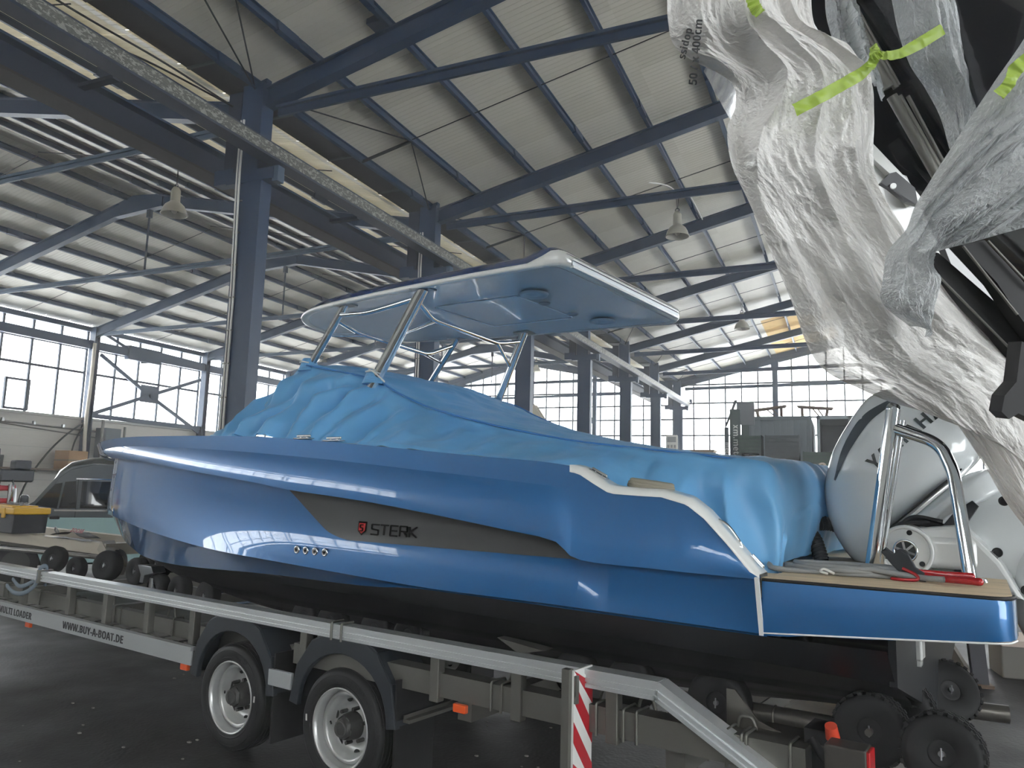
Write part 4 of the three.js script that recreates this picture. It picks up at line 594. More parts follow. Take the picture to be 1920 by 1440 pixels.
    part('winch_strap', [bbox(-0.98, -0.88, 0.68, 0.86, sd > 0 ? 0.92 : -1.1, sd > 0 ? 1.1 : -0.92), tube([L(0.95, 0.82, 1.1 * sd), L(0.88, 0.74, 1.13 * sd), L(0.82, 0.66, 1.12 * sd)], 0.02, 8, 20)], M.black, t);
  }
  for (const s of [9.6, 7.7, 6.2, 4.3, 2.9, 1.6]) part('cross_member', bbox(-s - 0.05, -s + 0.05, 0.52, 0.62, -1.05, 1.05), M.aluDull, t);
  // striped marker board
  const mb = part('marker_board', bbox(-2.006, -1.994, 0.42, 0.985, 1.17, 1.35), M.whiteSign, t, 'white and red striped marker board');
  for (let i = -1; i < 4; i++) { const y = 0.42 + i * 0.19; const c = [[1.17, y], [1.35, y + 0.23], [1.35, y + 0.325], [1.17, y + 0.095]].map(([w, yy]) => [w, clamp(yy, 0.421, 0.984)]); if (new Set(c.map((p) => p[1])).size < 3) continue; part('red_stripe', extrude(c.map(([w, y]) => [-w, y]), 0.0025).rotateY(Math.PI / 2).translate(-1.9935, 0, 0), M.redSign, mb); }
  part('board_post', [bbox(-2.05, -2.008, 0.35, 0.99, 1.335, 1.375), bbox(-1.994, -1.98, 0.83, 0.96, 1.325, 1.35)], M.aluDull, t);
  // roller wheels in rockers
  const knobs = (r, wd) => { const list = [], n = 26; for (let row = -2; row <= 2; row++) for (let i = 0; i < n; i++) { const a = (i + (row & 1) * 0.5) * 2 * Math.PI / n; list.push(box(0.018, 0.012, wd * 0.15, 0, r + 0.001, 0).rotateZ(a).translate(0, 0, row * wd * 0.175)); } return join(list); };
  function roller(s, y, w, r, turnY = 0, tilt = 0, tread = false) {
    const wd = r * 0.86, prof = [[r * 0.34, -wd * 0.36], [r * 0.5, -wd * 0.46], [r * 0.8, -wd * 0.5], [r * 0.95, -wd * 0.42], [r, -wd * 0.28], [r * 1.0, 0], [r, wd * 0.28], [r * 0.95, wd * 0.42], [r * 0.8, wd * 0.5], [r * 0.5, wd * 0.46], [r * 0.34, wd * 0.36]];
    const m = part('roller_wheel', new THREE.LatheGeometry(prof.map((p) => new THREE.Vector2(...p)), 40).rotateX(Math.PI / 2), M.rubber, t); m.position.copy(L(s, y, w)); m.rotation.set(tilt, turnY, 0);
    const f = (a, seg = 24) => new THREE.LatheGeometry(a.map((p) => new THREE.Vector2(...p)), seg).rotateX(Math.PI / 2);
    part('hub', [f([[r * 0.36, wd * 0.3], [r * 0.3, wd * 0.36], [r * 0.24, wd * 0.3], [0.001, wd * 0.3]]), f([[r * 0.36, -wd * 0.3], [r * 0.3, -wd * 0.36], [0.001, -wd * 0.3]]), f([[r * 0.37, -wd * 0.36], [r * 0.37, wd * 0.36]])], M.black, m);
    part('axle_end', [new THREE.CylinderGeometry(r * 0.075, r * 0.075, wd * 0.9, 14).rotateX(Math.PI / 2), new THREE.CylinderGeometry(r * 0.012 + 0.002, r * 0.012 + 0.002, r * 0.3, 6).translate(0, 0, wd * 0.45)], M.steel, m);
    if (tread) part('tread_knobs', knobs(r, wd), M.tyreTread, m);
  }
  for (const [s, y, w, r, ty, tl] of [[9.0, 0.97, 0.6, 0.14, 0.35, -0.25], [8.6, 0.9, 0.55, 0.12, 0.2, 0], [7.84, 0.99, 0.62, 0.15, 0.3, -0.2], [8.3, 0.98, 0.3, 0.13, 0.2, 0], [7.95, 0.98, 0.12, 0.14, 0, 0], [7.4, 0.97, 0.55, 0.13, 0.1, 0], [7.45, 1.02, 0.3, 0.14, 0.1, 0], [6.9, 0.86, 0.62, 0.13, 0, -0.1], [6.55, 0.87, 0.62, 0.13, 0, -0.1], [6.15, 0.86, 0.6, 0.13, 0, -0.1]]) { roller(s, y, w, r, ty, tl); if (w > 0.4) roller(s, y, -w, r, -ty, -tl); }
  for (const [s, y, r] of [[4.7, 0.86, 0.13], [4.41, 0.86, 0.13], [3.96, 0.86, 0.13], [3.64, 0.86, 0.13], [2.35, 0.82, 0.13], [2.0, 0.81, 0.14], [1.5, 0.8, 0.16]]) for (const w of [0.72, -0.72]) roller(s, y, w, r, 0, w > 0 ? -0.12 : 0.12);
  roller(0.74, 0.86, 0.93, 0.15, 0, -0.06, true); roller(0.69, 0.86, 0.5, 0.145, 0, -0.1, true); roller(0.46, 0.84, 1.0, 0.152, 0, -0.1, true); roller(0.56, 0.86, -0.06, 0.15, 0.5, -0.5, true); roller(0.79, 0.87, 0.02, 0.13, 0.3, -0.3, true); 
  part('rocker_arm', [bar(L(0.74, 0.84, 0.72), L(0.46, 0.82, 0.82), 0.05, 0.1), rod(L(0.74, 0.86, 0.4), L(0.74, 0.86, 1.0), 0.016, 10), rod(L(0.46, 0.84, 0.7), L(0.46, 0.84, 1.04), 0.016, 10)], M.steelTube, t);
  const tubeEnd = (a, b, r) => part('roller_tube', [rod(a, b, r, 24), ...[0.45, 0.75].map((k) => { const p = a.clone().lerp(b, k); return along(new THREE.TorusGeometry(r, 0.006, 6, 24), p, b); })], M.steelTube, t);
  tubeEnd(L(1.75, 0.75, 0.62), L(0.62, 0.77, 0.66), 0.05); tubeEnd(L(1.5, 0.77, 0.0), L(0.3, 0.75, -0.26), 0.045); tubeEnd(L(1.75, 0.75, -0.62), L(0.62, 0.77, -0.66), 0.05);
  part('tube_mount', [bbox(-1.4, -1.34, 0.55, 0.78, 0.55, 0.72), bbox(-1.62, -1.56, 0.5, 0.76, -0.72, 0.72), bbox(-1.02, -0.9, 0.58, 0.7, 0.05, 0.3)], M.steelTube, t);
  part('keel_shoe', [extrude([[-0.16, 0.06], [0.16, 0.03], [0.02, 0.0], [-0.02, 0.0]], 0.1, 0.004).translate(-2.59, 0.93, 0.85), rod(L(2.58, 0.8, 0.9), L(2.58, 0.95, 0.9), 0.02, 10)], M.aluDull, t);
  part('bow_support', [extrude([[-0.1, 0.03], [0.12, 0.03], [0.16, -0.02], [0.02, -0.05], [0.0, -0.12], [-0.05, -0.12], [-0.04, -0.05]], 0.12, 0.004).translate(-7.0, 1.03, 0.6), rod(L(6.95, 0.75, 0.66), L(6.95, 0.95, 0.66), 0.025, 10)], M.steel, t);
  // tongue frame with winch post
  part('tongue_beam', [bbox(-12.2, -8.35, 1.05, 1.17, 0.3, 0.42), bbox(-12.2, -8.35, 1.05, 1.17, -0.42, -0.3)], std('#b3ab9c', 0.45, 0.4), t);
  part('tongue_cheek', [bar(L(8.42, 1.15, 0.36), L(8.1, 0.9, 0.36), 0.14, 0.12), bar(L(8.42, 1.15, -0.36), L(8.1, 0.9, -0.36), 0.14, 0.12), bbox(-8.42, -8.3, 1.05, 1.17, -0.42, 0.42)], std('#a39c8e', 0.45, 0.4), t);
  part('tongue_bar', [rod(L(12, 0.93, 0.42), L(8.6, 1.0, 0.3), 0.025, 10), bar(L(12.2, 0.98, 0.0), L(9.4, 0.98, 0.0), 0.14, 0.08)], M.steelTube, t);
  const wp = part('winch_post', [bar(L(11.2, 1.1, 0.42), L(11.3, 2.2, 0.46), 0.12, 0.14), rbox(0.3, 0.16, 0.4, 0.03, -11.15, 1.86, 0.24), rbox(0.16, 0.12, 0.2, 0.02, -11.05, 2.0, 0.2)], std('#4a4c50', 0.5, 0.3), t);
  for (const y of [1.66, 1.5]) part('red_roller', [new THREE.LatheGeometry([[0.001, -0.1], [0.05, -0.1], [0.05, -0.075], [0.036, -0.06], [0.032, 0], [0.036, 0.06], [0.05, 0.075], [0.05, 0.1], [0.001, 0.1]].map((p) => new THREE.Vector2(...p)), 20).rotateX(Math.PI / 2).translate(-11.1, y + 0.04, 0.33)], std('#b53a42', 0.4), wp);
  part('winch_frame', [rod(L(10.85, 1.4, 0.3), L(10.9, 1.7, 0.3), 0.02), rod(L(11.05, 1.4, 0.3), L(11.05, 1.75, 0.3), 0.02), tube([L(11.0, 1.8, 0.3), L(10.85, 1.72, 0.34), L(10.9, 1.55, 0.34), L(11.0, 1.45, 0.34)], 0.012, 6, 30)], M.steel, wp);
}
{ // boxes and straps on the tongue
  const b = inFrame('tool_box', 'black plastic tool box with yellow lid on the trailer tongue', 'tool box', 10.75, 1.172, 0.36);
  part('body', [extrude([[-0.5, 0], [0.5, 0], [0.53, 0.22], [-0.53, 0.22]], 0.36, 0.01).translate(0, 0.01, -0.18)], M.toolBlack, b); part('lid', [rbox(1.12, 0.08, 0.42, 0.02, 0, 0.265, 0), rbox(0.7, 0.03, 0.3, 0.012, 0, 0.31, 0)], M.yellow, b, 'yellow lid'); part('latch', [rbox(0.08, 0.12, 0.02, 0.006, -0.28, 0.24, 0.21), rbox(0.08, 0.12, 0.02, 0.006, 0.28, 0.24, 0.21)], M.yellow, b);
  const c = inFrame('chain', 'loose steel chain heaped on the yellow tool box lid', 'chain', 10.6, 1.497, 0.36); const ln = []; for (let i = 0; i < 26; i++) ln.push(new THREE.TorusGeometry(0.02, 0.006, 5, 10).rotateX(1.3 + rnd()).rotateY(i % 2 ? 1.5 : rnd()).translate(-0.26 + i * 0.02, 0.014 + 0.012 * rnd(), 0.05 * nz(i * 0.4, 3))); part('chain_links', ln, M.steel, c);
  const s = inFrame('tie_strap', 'black lashing strap with red print draped over the tongue beam', 'strap', 9.05, 1.172, 0.36);
  part('webbing', [grid(30, 4, (u, v) => V(-0.42 + 0.84 * u, 0.03 + 0.05 * Math.sin(u * Math.PI) + 0.015 * nz(u * 6, v), -0.06 + 0.16 * v + 0.02 * Math.sin(u * 9)).clone()), grid(30, 4, (u, v) => V(-0.42 + 0.84 * u, 0.004 + 0.004 * nz(u * 5, 2), -0.06 + 0.16 * v + 0.02 * Math.sin(u * 9)))], M.toolBlack, s); part('print', [text('ZOOM', 0.05, 0.002, 1.4).rotateX(-0.5).translate(-0.1, 0.075, 0.04)], std('#8d3a44', 0.6), s); part('buckle', bentTube([V(-0.45, 0.02, 0), V(-0.5, 0.07, 0.02), V(-0.45, 0.12, 0.04), V(-0.4, 0.06, 0.02)], 0.008, 0.02, 6), M.steel, s);
  const w = inFrame('strap_wrap', 'blue-grey webbing strap wound round the trailer side rail', 'strap', 8.2, 0.74, 1.22);
  part('webbing', [tube([V(-0.3, 0.05, 0.06), V(-0.12, 0.0, 0.07), V(0.1, 0.02, 0.07), V(0.3, 0.12, 0.06), V(0.34, 0.26, 0.05), V(0.36, 0.27, -0.05), V(0.34, 0.1, -0.07)], 0.022, 8, 60).scale(1, 1, 0.5), tube([V(-0.2, 0.12, 0.05), V(0.0, 0.07, 0.07), V(0.26, 0.14, 0.06)], 0.02, 8, 40).scale(1, 1, 0.5)], std('#77848f', 0.8), w);
}
// ---------- background ----------
{ // van
  const v = thing('camper_van', 'two-tone camper van, dark above and mint below, behind the boat bow', 'van', [-12.78, 0, -9.94], Math.atan2(0.79, 0.61));
  // local x = towards the van's tail, z = towards the camera
  const prof = [[-1.55, 0.35], [-1.62, 0.75], [-1.52, 1.02], [-0.92, 1.28], [-0.72, 1.42], [-0.46, 1.82], [-0.38, 1.98], [-0.2, 2.14], [0.15, 2.24], [0.8, 2.28], [3.2, 2.26], [3.35, 2.0], [3.4, 0.5], [3.3, 0.32]];
  const shell = (a, b, pts) => { const n = pts.length; return grid(n - 1, 14, (u, k) => { const p = pts[Math.round(u * (n - 1))], z = lerp(a, b, k), e = Math.abs(k * 2 - 1), c = p[1] > 1.3 ? 0.9 : 0.2; const q = V(p[0], p[1] - (e > 0.7 ? c * 0.16 * ((e - 0.7) / 0.3) ** 2 : 0), z); return q; }); };
  part('roof_shell', shell(-1.9, 0, prof.slice(2, 12)), M.vanDark, v);
  part('upper_side', [extrude([[-0.9, 1.12], [-0.92, 1.28], [-0.72, 1.42], [-0.46, 1.8], [-0.37, 1.93], [-0.18, 2.06], [0.15, 2.12], [3.2, 2.12], [3.4, 1.12]], 0.04).translate(0, 0, -0.05)], M.vanGrey, v);
  part('lower_side', [extrude([[-1.55, 0.35], [-1.62, 0.75], [-1.52, 1.02], [-0.9, 1.13], [3.4, 1.13], [3.4, 0.4], [3.2, 0.35], [2.9, 0.35], [2.75, 0.68], [2.3, 0.68], [2.1, 0.35], [-0.5, 0.35], [-0.65, 0.7], [-1.15, 0.7], [-1.3, 0.35]], 0.06, 0.015).translate(0, 0, -0.06)], M.vanMint, v, 'pale mint lower body');
  part('lower_side', [extrude([[-1.5, 0.35], [-1.5, 1.0], [-0.9, 1.13], [3.35, 1.13], [3.35, 0.4]], 0.05).translate(0, 0, -1.85)], M.vanMint, v); part('bonnet', [extrude([[-1.55, 0.4], [-1.6, 0.75], [-1.5, 1.02], [-0.92, 1.26], [-0.9, 0.4]], 1.7).translate(0, 0, -1.8)], M.vanDark, v); part('under_body', bbox(-1.4, 3.3, 0.3, 0.5, -1.8, -0.1), M.black, v);
  part('window_pane', extrude([[-0.7, 1.36], [-0.42, 1.74], [-0.31, 1.76], [-0.36, 1.3]], 0.006).translate(0, 0, 0.0), M.tint, v); part('window_pane', extrude([[-0.33, 1.31], [-0.27, 1.78], [-0.1, 1.8], [-0.06, 1.31]], 0.006), M.tint, v); part('window_pane', extrude([[0.0, 1.31], [0.0, 1.8], [1.25, 1.8], [1.25, 1.31]], 0.006), M.tint, v); part('window_pane', extrude([[1.35, 1.31], [1.35, 1.8], [2.9, 1.78], [3.0, 1.31]], 0.006), M.tint, v);
  part('chrome_strip', [bbox(-0.4, 3.2, 1.255, 1.285, 0, 0.012), bbox(-0.1, 3.1, 1.83, 1.85, -0.01, 0.01)], M.chrome, v);
  part('door_gap', [bbox(-0.07, -0.06, 0.42, 1.85, -0.004, 0.0035), bbox(1.3, 1.31, 0.42, 1.85, -0.004, 0.0035)], M.black, v);
  part('door_handle', [rbox(0.16, 0.05, 0.04, 0.015, -0.38, 1.14, 0.025)], M.black, v);
  part('wing_mirror', [rbox(0.14, 0.24, 0.2, 0.05, -0.86, 1.42, 0.16), rbox(0.05, 0.05, 0.16, 0.015, -0.84, 1.31, 0.08)], M.vanDark, v);
  for (const x of [-0.9, 2.52]) { const w = part('van_wheel', new THREE.CylinderGeometry(0.34, 0.34, 0.22, 36).rotateX(Math.PI / 2).translate(x, 0.342, -0.13), M.tyre, v); part('wheel_disc', new THREE.CylinderGeometry(0.22, 0.22, 0.02, 30).rotateX(Math.PI / 2).translate(x, 0.342, -0.02), M.hub, w); }
  for (const x of [-0.9, 2.52]) part('van_wheel', new THREE.CylinderGeometry(0.34, 0.34, 0.22, 36).rotateX(Math.PI / 2).translate(x, 0.342, -1.7), M.tyre, v);
}
// left wall fittings
{ const p = thing('wall_pipe', 'thin pipe running along the white left wall below the windows', 'pipe', [-28.14, 4.0, -20]);
  part('pipe_run', [rod(V(0, 0, 8), V(0, -0.25, -2.4), 0.035, 8), rod(V(0, -0.12, 3), V(0, -0.5, -2.4), 0.025, 8)], M.galv, p); const cl = []; for (let z = -2; z < 8; z += 1.2) cl.push(box(0.1, 0.12, 0.08, 0, -0.12 + z * 0.02, z)); part('pipe_clip', cl, M.steel, p);
  const h = thing('wall_hose', 'dark hoses arching down the left wall beside the second post', 'hose', [-28.0, 4.0, -21.6]);
  part('hose', tube([V(0, 0.1, 0), V(0.05, -0.6, 0.9), V(0.1, -1.5, 1.7), V(0.1, -2.6, 2.3), V(0.1, -4.05, 2.6)], 0.035, 8, 40), M.cable, h); part('hose', tube([V(0, 0, 0), V(0.05, -0.8, 0.4), V(0.05, -1.8, 0.5), V(0, -2.6, 0.1)], 0.03, 8, 30), M.cable, h); part('insulated_wrap', tube([V(0.16, 3.3, 0.02), V(0.18, 1.5, 0.04), V(0.18, 0.1, 0.08), V(0.2, -1.5, 0.0), V(0.2, -2.6, -0.2)], 0.07, 8, 40), M.tent, h);
  const c = thing('grey_duct', 'upright grey metal ducts against the left wall behind the van', 'duct', [-27.7, 0, -22.5]); part('duct_body', [bbox(-0.3, 0.3, 0, 3.9, -0.35, 0.35)], M.container, c); part('duct_pipe', [rod(V(0.32, 0, 0.55), V(0.32, 4.2, 0.55), 0.06, 10), rod(V(0.32, 0, -0.5), V(0.32, 4.0, -0.5), 0.05, 10)], M.galv, c);
  const wb = thing('wall_cabinet', 'small dark framed board on the left wall above the winch', 'cabinet', [-28.12, 2.1, -18.0]); part('frame', [bbox(-0.08, 0.06, -0.5, 0.5, -0.55, -0.45), bbox(-0.08, 0.06, -0.5, 0.5, 0.45, 0.55), bbox(-0.08, 0.06, 0.42, 0.52, -0.55, 0.55), bbox(-0.08, 0.06, -0.52, -0.42, -0.55, 0.55)], M.black, wb); part('face', bbox(-0.08, 0.02, -0.45, 0.45, -0.5, 0.5), M.paleBoard, wb);
  const cb = thing('carton', 'brown cardboard carton on a wall rail behind the van', 'box', [-27.5, 2.19, -20.8]); part('carton_body', [rbox(0.8, 0.7, 0.8, 0.01, 0, 0.35, 0)], M.card, cb); part('tape', bbox(-0.41, 0.41, 0.3, 0.36, -0.405, 0.405), M.tan, cb);
  const rl = thing('wall_rail', 'dark horizontal rail shelf along the left wall at van roof height', 'rail', [-27.7, 2.12, -19]); part('rail_bar', [bbox(-0.45, 0.45, 0, 0.06, -2.6, 3), ...[-2, 2].map((z) => bbox(-0.45, 0.4, -0.06, 0, z, z + 0.08)), ...[-2, 2].map((z) => bbox(0.3, 0.4, -2.12, 0, z, z + 0.08))], M.rust, rl);
}
{ // far right: containers, crates, pylon
  for (const [i, lab] of ['lower grey shipping container, partly hidden by green crates', 'upper grey shipping container stacked before the far gable windows'].entries()) {
    const c = thing('shipping_container', lab, 'container', [-2.45, i * 2.6, -36.5]);
    const ribs = []; for (let k = 0; k < 9; k++) ribs.push(bbox(-1.15 + k * 0.26, -1.02 + k * 0.26, 0.15, 2.45, 2.5, 2.54)); for (let k = 0; k < 18; k++) ribs.push(bbox(1.2, 1.24, 0.15, 2.45, -2.4 + k * 0.27, -2.26 + k * 0.27));
    part('box_walls', [bbox(-1.22, 1.22, 0.02, 2.58, -2.5, 2.5)], M.container, c); part('corrugation', ribs, M.container, c); part('corner_posts', [-1.2, 1.2].map((x) => bbox(x - 0.06, x + 0.06, 0, 2.6, 2.46, 2.58)).concat([bbox(-1.2, 1.2, 2.45, 2.6, 2.48, 2.57), bbox(-1.2, 1.2, 0, 0.14, 2.48, 2.57)]), std('#5c656a', 0.6), c);
  }
  const sc = thing('open_container', 'grey container with a dark open doorway right of the stacked pair', 'container', [0.2, 2.6, -35.2]); part('box_walls', [bbox(-1.2, 1.2, 0, 0.1, -2.4, 1.2), bbox(-1.2, 1.2, 2.5, 2.6, -2.4, 1.2), bbox(-1.2, -1.1, 0, 2.6, -2.4, 1.2), bbox(1.1, 1.2, 0, 2.6, -2.4, 1.2), bbox(-1.2, 1.2, 0, 2.6, -2.4, -2.3)], M.container, sc); part('door_frame', [bbox(-1.2, -1.08, 0, 2.6, 1.18, 1.26), bbox(0.0, 0.1, 0, 2.6, 1.18, 1.26), bbox(-1.2, 1.2, 2.46, 2.6, 1.18, 1.26)], std('#8d979b', 0.5), sc); part('door_leaf', [bbox(0.12, 1.1, 0.1, 2.45, 1.18, 1.22)], std('#73838c', 0.6), sc);
  const base = thing('shipping_container', 'dark container under the open doorway container at far right', 'container', [0.2, 0, -35.2]); part('box_walls', [bbox(-1.2, 1.2, 0, 2.6, -2.4, 1.2)], std('#4b5458', 0.7), base); part('corner_posts', [bbox(-1.22, -1.1, 0, 2.6, 1.18, 1.26), bbox(1.1, 1.22, 0, 2.6, 1.18, 1.26)], M.container, base);
  function crate(x, y, z, w, h, d, mat, lab, num) {
    const c = thing('stacking_crate', lab, 'crate', [x, y, z], 0);
    const sl = []; const n = Math.max(3, Math.round(h / 0.16)); for (let i = 0; i < n; i++) part('slat', bbox(-w / 2, w / 2, 0.1 + i * (h - 0.1) / n, 0.1 + (i + 0.82) * (h - 0.1) / n, d / 2 - 0.04, d / 2), mat, c);
    part('crate_body', [bbox(-w / 2, w / 2, 0.1, 0.16, -d / 2, d / 2), bbox(-w / 2, -w / 2 + 0.04, 0.1, h, -d / 2, d / 2 - 0.04), bbox(w / 2 - 0.04, w / 2, 0.1, h, -d / 2, d / 2 - 0.04), bbox(-w / 2, w / 2, 0.1, h - 0.03, -d / 2, -d / 2 + 0.04), bbox(-w / 2 + 0.04, w / 2 - 0.04, 0.15, h - 0.1, d / 2 - 0.1, d / 2 - 0.05)], M.crateDark, c); part('feet', [-1, 0, 1].map((k) => bbox(k * w * 0.44 - 0.05, k * w * 0.44 + 0.05, 0, 0.1, -d / 2, d / 2)), M.crateDark, c);
    if (num) part('chalk_number', [text(num, 0.42, 0.004).translate(-0.2, h * 0.3, d / 2 + 0.002)], M.paleBoard, c);
  }
  for (let k = 0; k < 5; k++) crate(-3.4, k * 0.85, -32.2, 0.85, 0.85, 1.0, M.crate, `${['lowest', 'second', 'middle', 'fourth', 'topmost'][k]} green slatted crate of the left stack, right beside the sign pylon`);
  for (let k = 0; k < 4; k++) crate(-2.2, k * 1.06, -32.0, 1.25, 1.06, 1.0, k > 2 ? M.crateDark : M.crate, `${['lowest', 'second', 'third', 'topmost dark'][k]} crate in the middle stack before the grey containers`);
  for (let k = 0; k < 3; k++) crate(-0.72, k * 1.2, -31.9, 1.45, 1.2, 1.0, M.crate, `${['lowest', 'middle', 'topmost chalk-numbered'][k]} green crate of the right stack beside the outboard cowl`, k === 2 ? '2' : null);
  const py = thing('sign_pylon', 'dark green advertising pylon with vertical white lettering beside the crates', 'sign', [-4.05, 0, -32.4], 0.15);
  part('post', [rbox(0.42, 5.35, 0.3, 0.02, 0, 2.675, 0)], M.pylon, py); part('post', [rbox(0.16, 4.6, 0.3, 0.02, -0.34, 2.3, 0.02)], M.pylon, py);
  part('lettering', [text('xm.metallbaugma', 0.235, 0.004).rotateZ(-Math.PI / 2).translate(-0.08, 4.72, 0.153)], M.whiteSign, py, 'white vertical lettering'); part('lettering', [text('metallbau', 0.17, 0.004).rotateZ(-Math.PI / 2).translate(-0.4, 4.0, 0.173)], M.whiteSign, py);
  const aw = thing('panel_stack', 'tilted grey panels leaning above the sign pylon', 'panel', [-3.75, 4.75, -32.8]); part('panel', [bbox(-0.28, 0.42, 0, 0.95, -0.05, 0.05)], std('#75787c', 0.6), aw); part('panel', [extrude([[-0.75, -0.05], [-0.68, -0.05], [-0.24, 1.03], [-0.36, 1.03]], 0.05)], std('#686f73', 0.6), aw); part('support', [bbox(-0.1, 0.2, -4.75, 0, -0.06, 0.0)], M.pylon, aw);
  for (const [x, tilt, lab] of [[-2.85, 0.12, 'left folding metal trestle on top of the stacked containers'], [-1.1, -0.08, 'right folding metal trestle on top of the stacked containers']]) { const t = thing('trestle', lab, 'trestle', [x + 0.0, 5.2, -34.4], 0); t.rotation.z = tilt; part('top_bar', extrude([[-0.72, 0.42], [0.72, 0.42], [0.66, 0.34], [-0.64, 0.34]], 0.5).translate(0, 0, -0.25), M.rust, t); for (const k of [-1, 1]) part('leg', [bar(V(k * 0.5, 0.36, 0), V(k * 0.46, 0, 0), 0.4, 0.1, V(1, 0, 0))], M.rust, t); part('strut', [bar(V(-0.1, 0.36, 0.1), V(0.2, 0.02, 0.1), 0.05, 0.05), bar(V(0.1, 0.36, 0.1), V(0.36, 0.02, 0.1), 0.05, 0.05)], M.rust, t); }
  const gp = thing('gable_post', 'grey blue steel post standing before the far gable windows right of middle', 'column', [-3.45, 0, ZB + 0.6]); part('shaft', [bbox(-0.14, 0.14, 0, 9.3, -0.12, -0.08), bbox(-0.14, 0.14, 0, 9.3, 0.08, 0.12), bbox(-0.02, 0.02, 0, 9.3, -0.1, 0.1)], M.navy, gp); part('head_plate', box(0.4, 0.3, 0.3, 0, 9.25, 0), M.navy, gp);
  const gp2 = thing('gable_post', 'thin dark post before the left nave far gable windows', 'column', [-14.0, 0, ZB + 0.6]); part('shaft', [bbox(-0.12, 0.12, 0, 9.0, -0.1, 0.1)], M.navy, gp2); part('bracket', [rod(V(-0.9, 8.6, 0), V(-0.1, 6, 0), 0.06), box(0.9, 0.9, 0.2, -0.4, 3.6, 0)], M.navy, gp2);
  const wsn = thing('notice_board', 'white notice board with blue foot band beside the last hall column', 'sign', [-8.85, 0, -43.2]); part('board', [rbox(0.62, 1.25, 0.06, 0.01, 0, 4.5, 0)], M.whiteSign, wsn); part('frame_posts', [box(0.06, 5.1, 0.05, -0.3, 2.55, -0.05), box(0.06, 5.1, 0.05, 0.3, 2.55, -0.05)], M.aluDull, wsn); part('print', [box(0.5, 0.3, 0.02, 0, 4.88, 0.03), ...[0, 1, 2].flatMap((i) => [0, 1, 2].map((j) => box(0.11, 0.16, 0.02, -0.18 + i * 0.18, 4.5 - j * 0.22, 0.03)))], std('#8a8d90', 0.6), wsn); part('blue_band', box(0.6, 0.1, 0.02, 0, 4.0, 0.03), std('#3a63a8', 0.5), wsn);
  const bx = thing('crate_row', 'long tan wooden crate under the far gable windows', 'crate', [-7.5, 0, -42.5]); part('crate_body', [bbox(-1.1, 1.1, 3.2, 4.15, -0.5, 0.5)], M.tan, bx); part('lid', bbox(-1.15, 1.15, 4.15, 4.25, -0.55, 0.55), M.wood, bx); part('rack', [bbox(-1.1, -1, 0, 3.2, -0.4, 0.4), bbox(1, 1.1, 0, 3.2, -0.4, 0.4)], M.rust, bx);
  const bx2 = thing('crate_row', 'pair of flat brown wooden crates between the fourth and fifth columns', 'crate', [-10.4, 0, -42.5]); part('crate_body', [bbox(-0.9, 0.0, 3.3, 4.3, -0.5, 0.5), bbox(0.04, 0.85, 3.3, 4.3, -0.5, 0.5)], M.tan, bx2); part('rack', [bbox(-0.9, -0.8, 0, 3.3, -0.4, 0.4), bbox(0.75, 0.85, 0, 3.3, -0.4, 0.4)], M.rust, bx2);
  const tn = thing('white_tent', 'cream pointed tent canopy behind the third hall column', 'tent', [-12.3, 0, -30]);
  part('canopy_roof', [extrude([[-1.6, 5.4], [0.5, 5.4], [1.15, 4.45], [1.2, 4.3], [-1.6, 4.7]], 0.05).translate(0, 0, 0), extrude([[-0.1, 4.55], [0.5, 5.42], [1.2, 4.3], [1.2, 2.5], [-0.1, 2.5]], 0.06).translate(0, 0, 0.3), grid(6, 4, (u, v) => V(lerp(-1.6, 0.5, u), lerp(5.4, 4.6, v), lerp(0, 0.5, v)))], M.tent, tn); part('tent_wall', [bbox(-1.6, 1.2, 0, 4.6, -1.5, 0.0)], M.tent, tn);
  const yb = thing('yellow_machine', 'yellow painted machine with striped warning tape behind the outboard cowl', 'machine', [-0.35, 0, -9.9]); part('body', [rbox(0.9, 1.85, 0.7, 0.04, 0.3, 0.925, 0)], std('#d8ab1c', 0.45), yb); part('warning_tape', [bbox(-0.16, 0.76, 1.5, 1.57, 0.352, 0.356)], M.whiteSign, yb); const rs = []; for (let i = 0; i < 9; i++) rs.push(extrude([[-0.15 + i * 0.1, 1.5], [-0.1 + i * 0.1, 1.5], [-0.06 + i * 0.1, 1.57], [-0.11 + i * 0.1, 1.57]], 0.002).translate(0, 0, 0.357)); part('tape_stripes', rs, M.redSign, yb); part('control_box', rbox(0.3, 0.2, 0.1, 0.02, 0.2, 1.7, 0.38), M.tent, yb);
  const bl = thing('blue_drum', 'blue plastic drum seen through the stern rail beside the motor', 'drum', [1.0, 0.86, -9.46]); part('drum_body', new THREE.LatheGeometry([[0, 0], [0.15, 0], [0.16, 0.02], [0.16, 0.1], [0.168, 0.12], [0.16, 0.14], [0.16, 0.26], [0.15, 0.3], [0.12, 0.32], [0, 0.32]].map((p) => new THREE.Vector2(...p)), 36), M.blueBin, bl); part('lid', new THREE.CylinderGeometry(0.05, 0.05, 0.04, 20).translate(0.05, 0.33, 0), M.blueBin, bl);
  const st = thing('steel_trestle', 'dark steel H-section support leg standing on the floor at right', 'trestle', [1.2, 0, -9.46], 0.1);
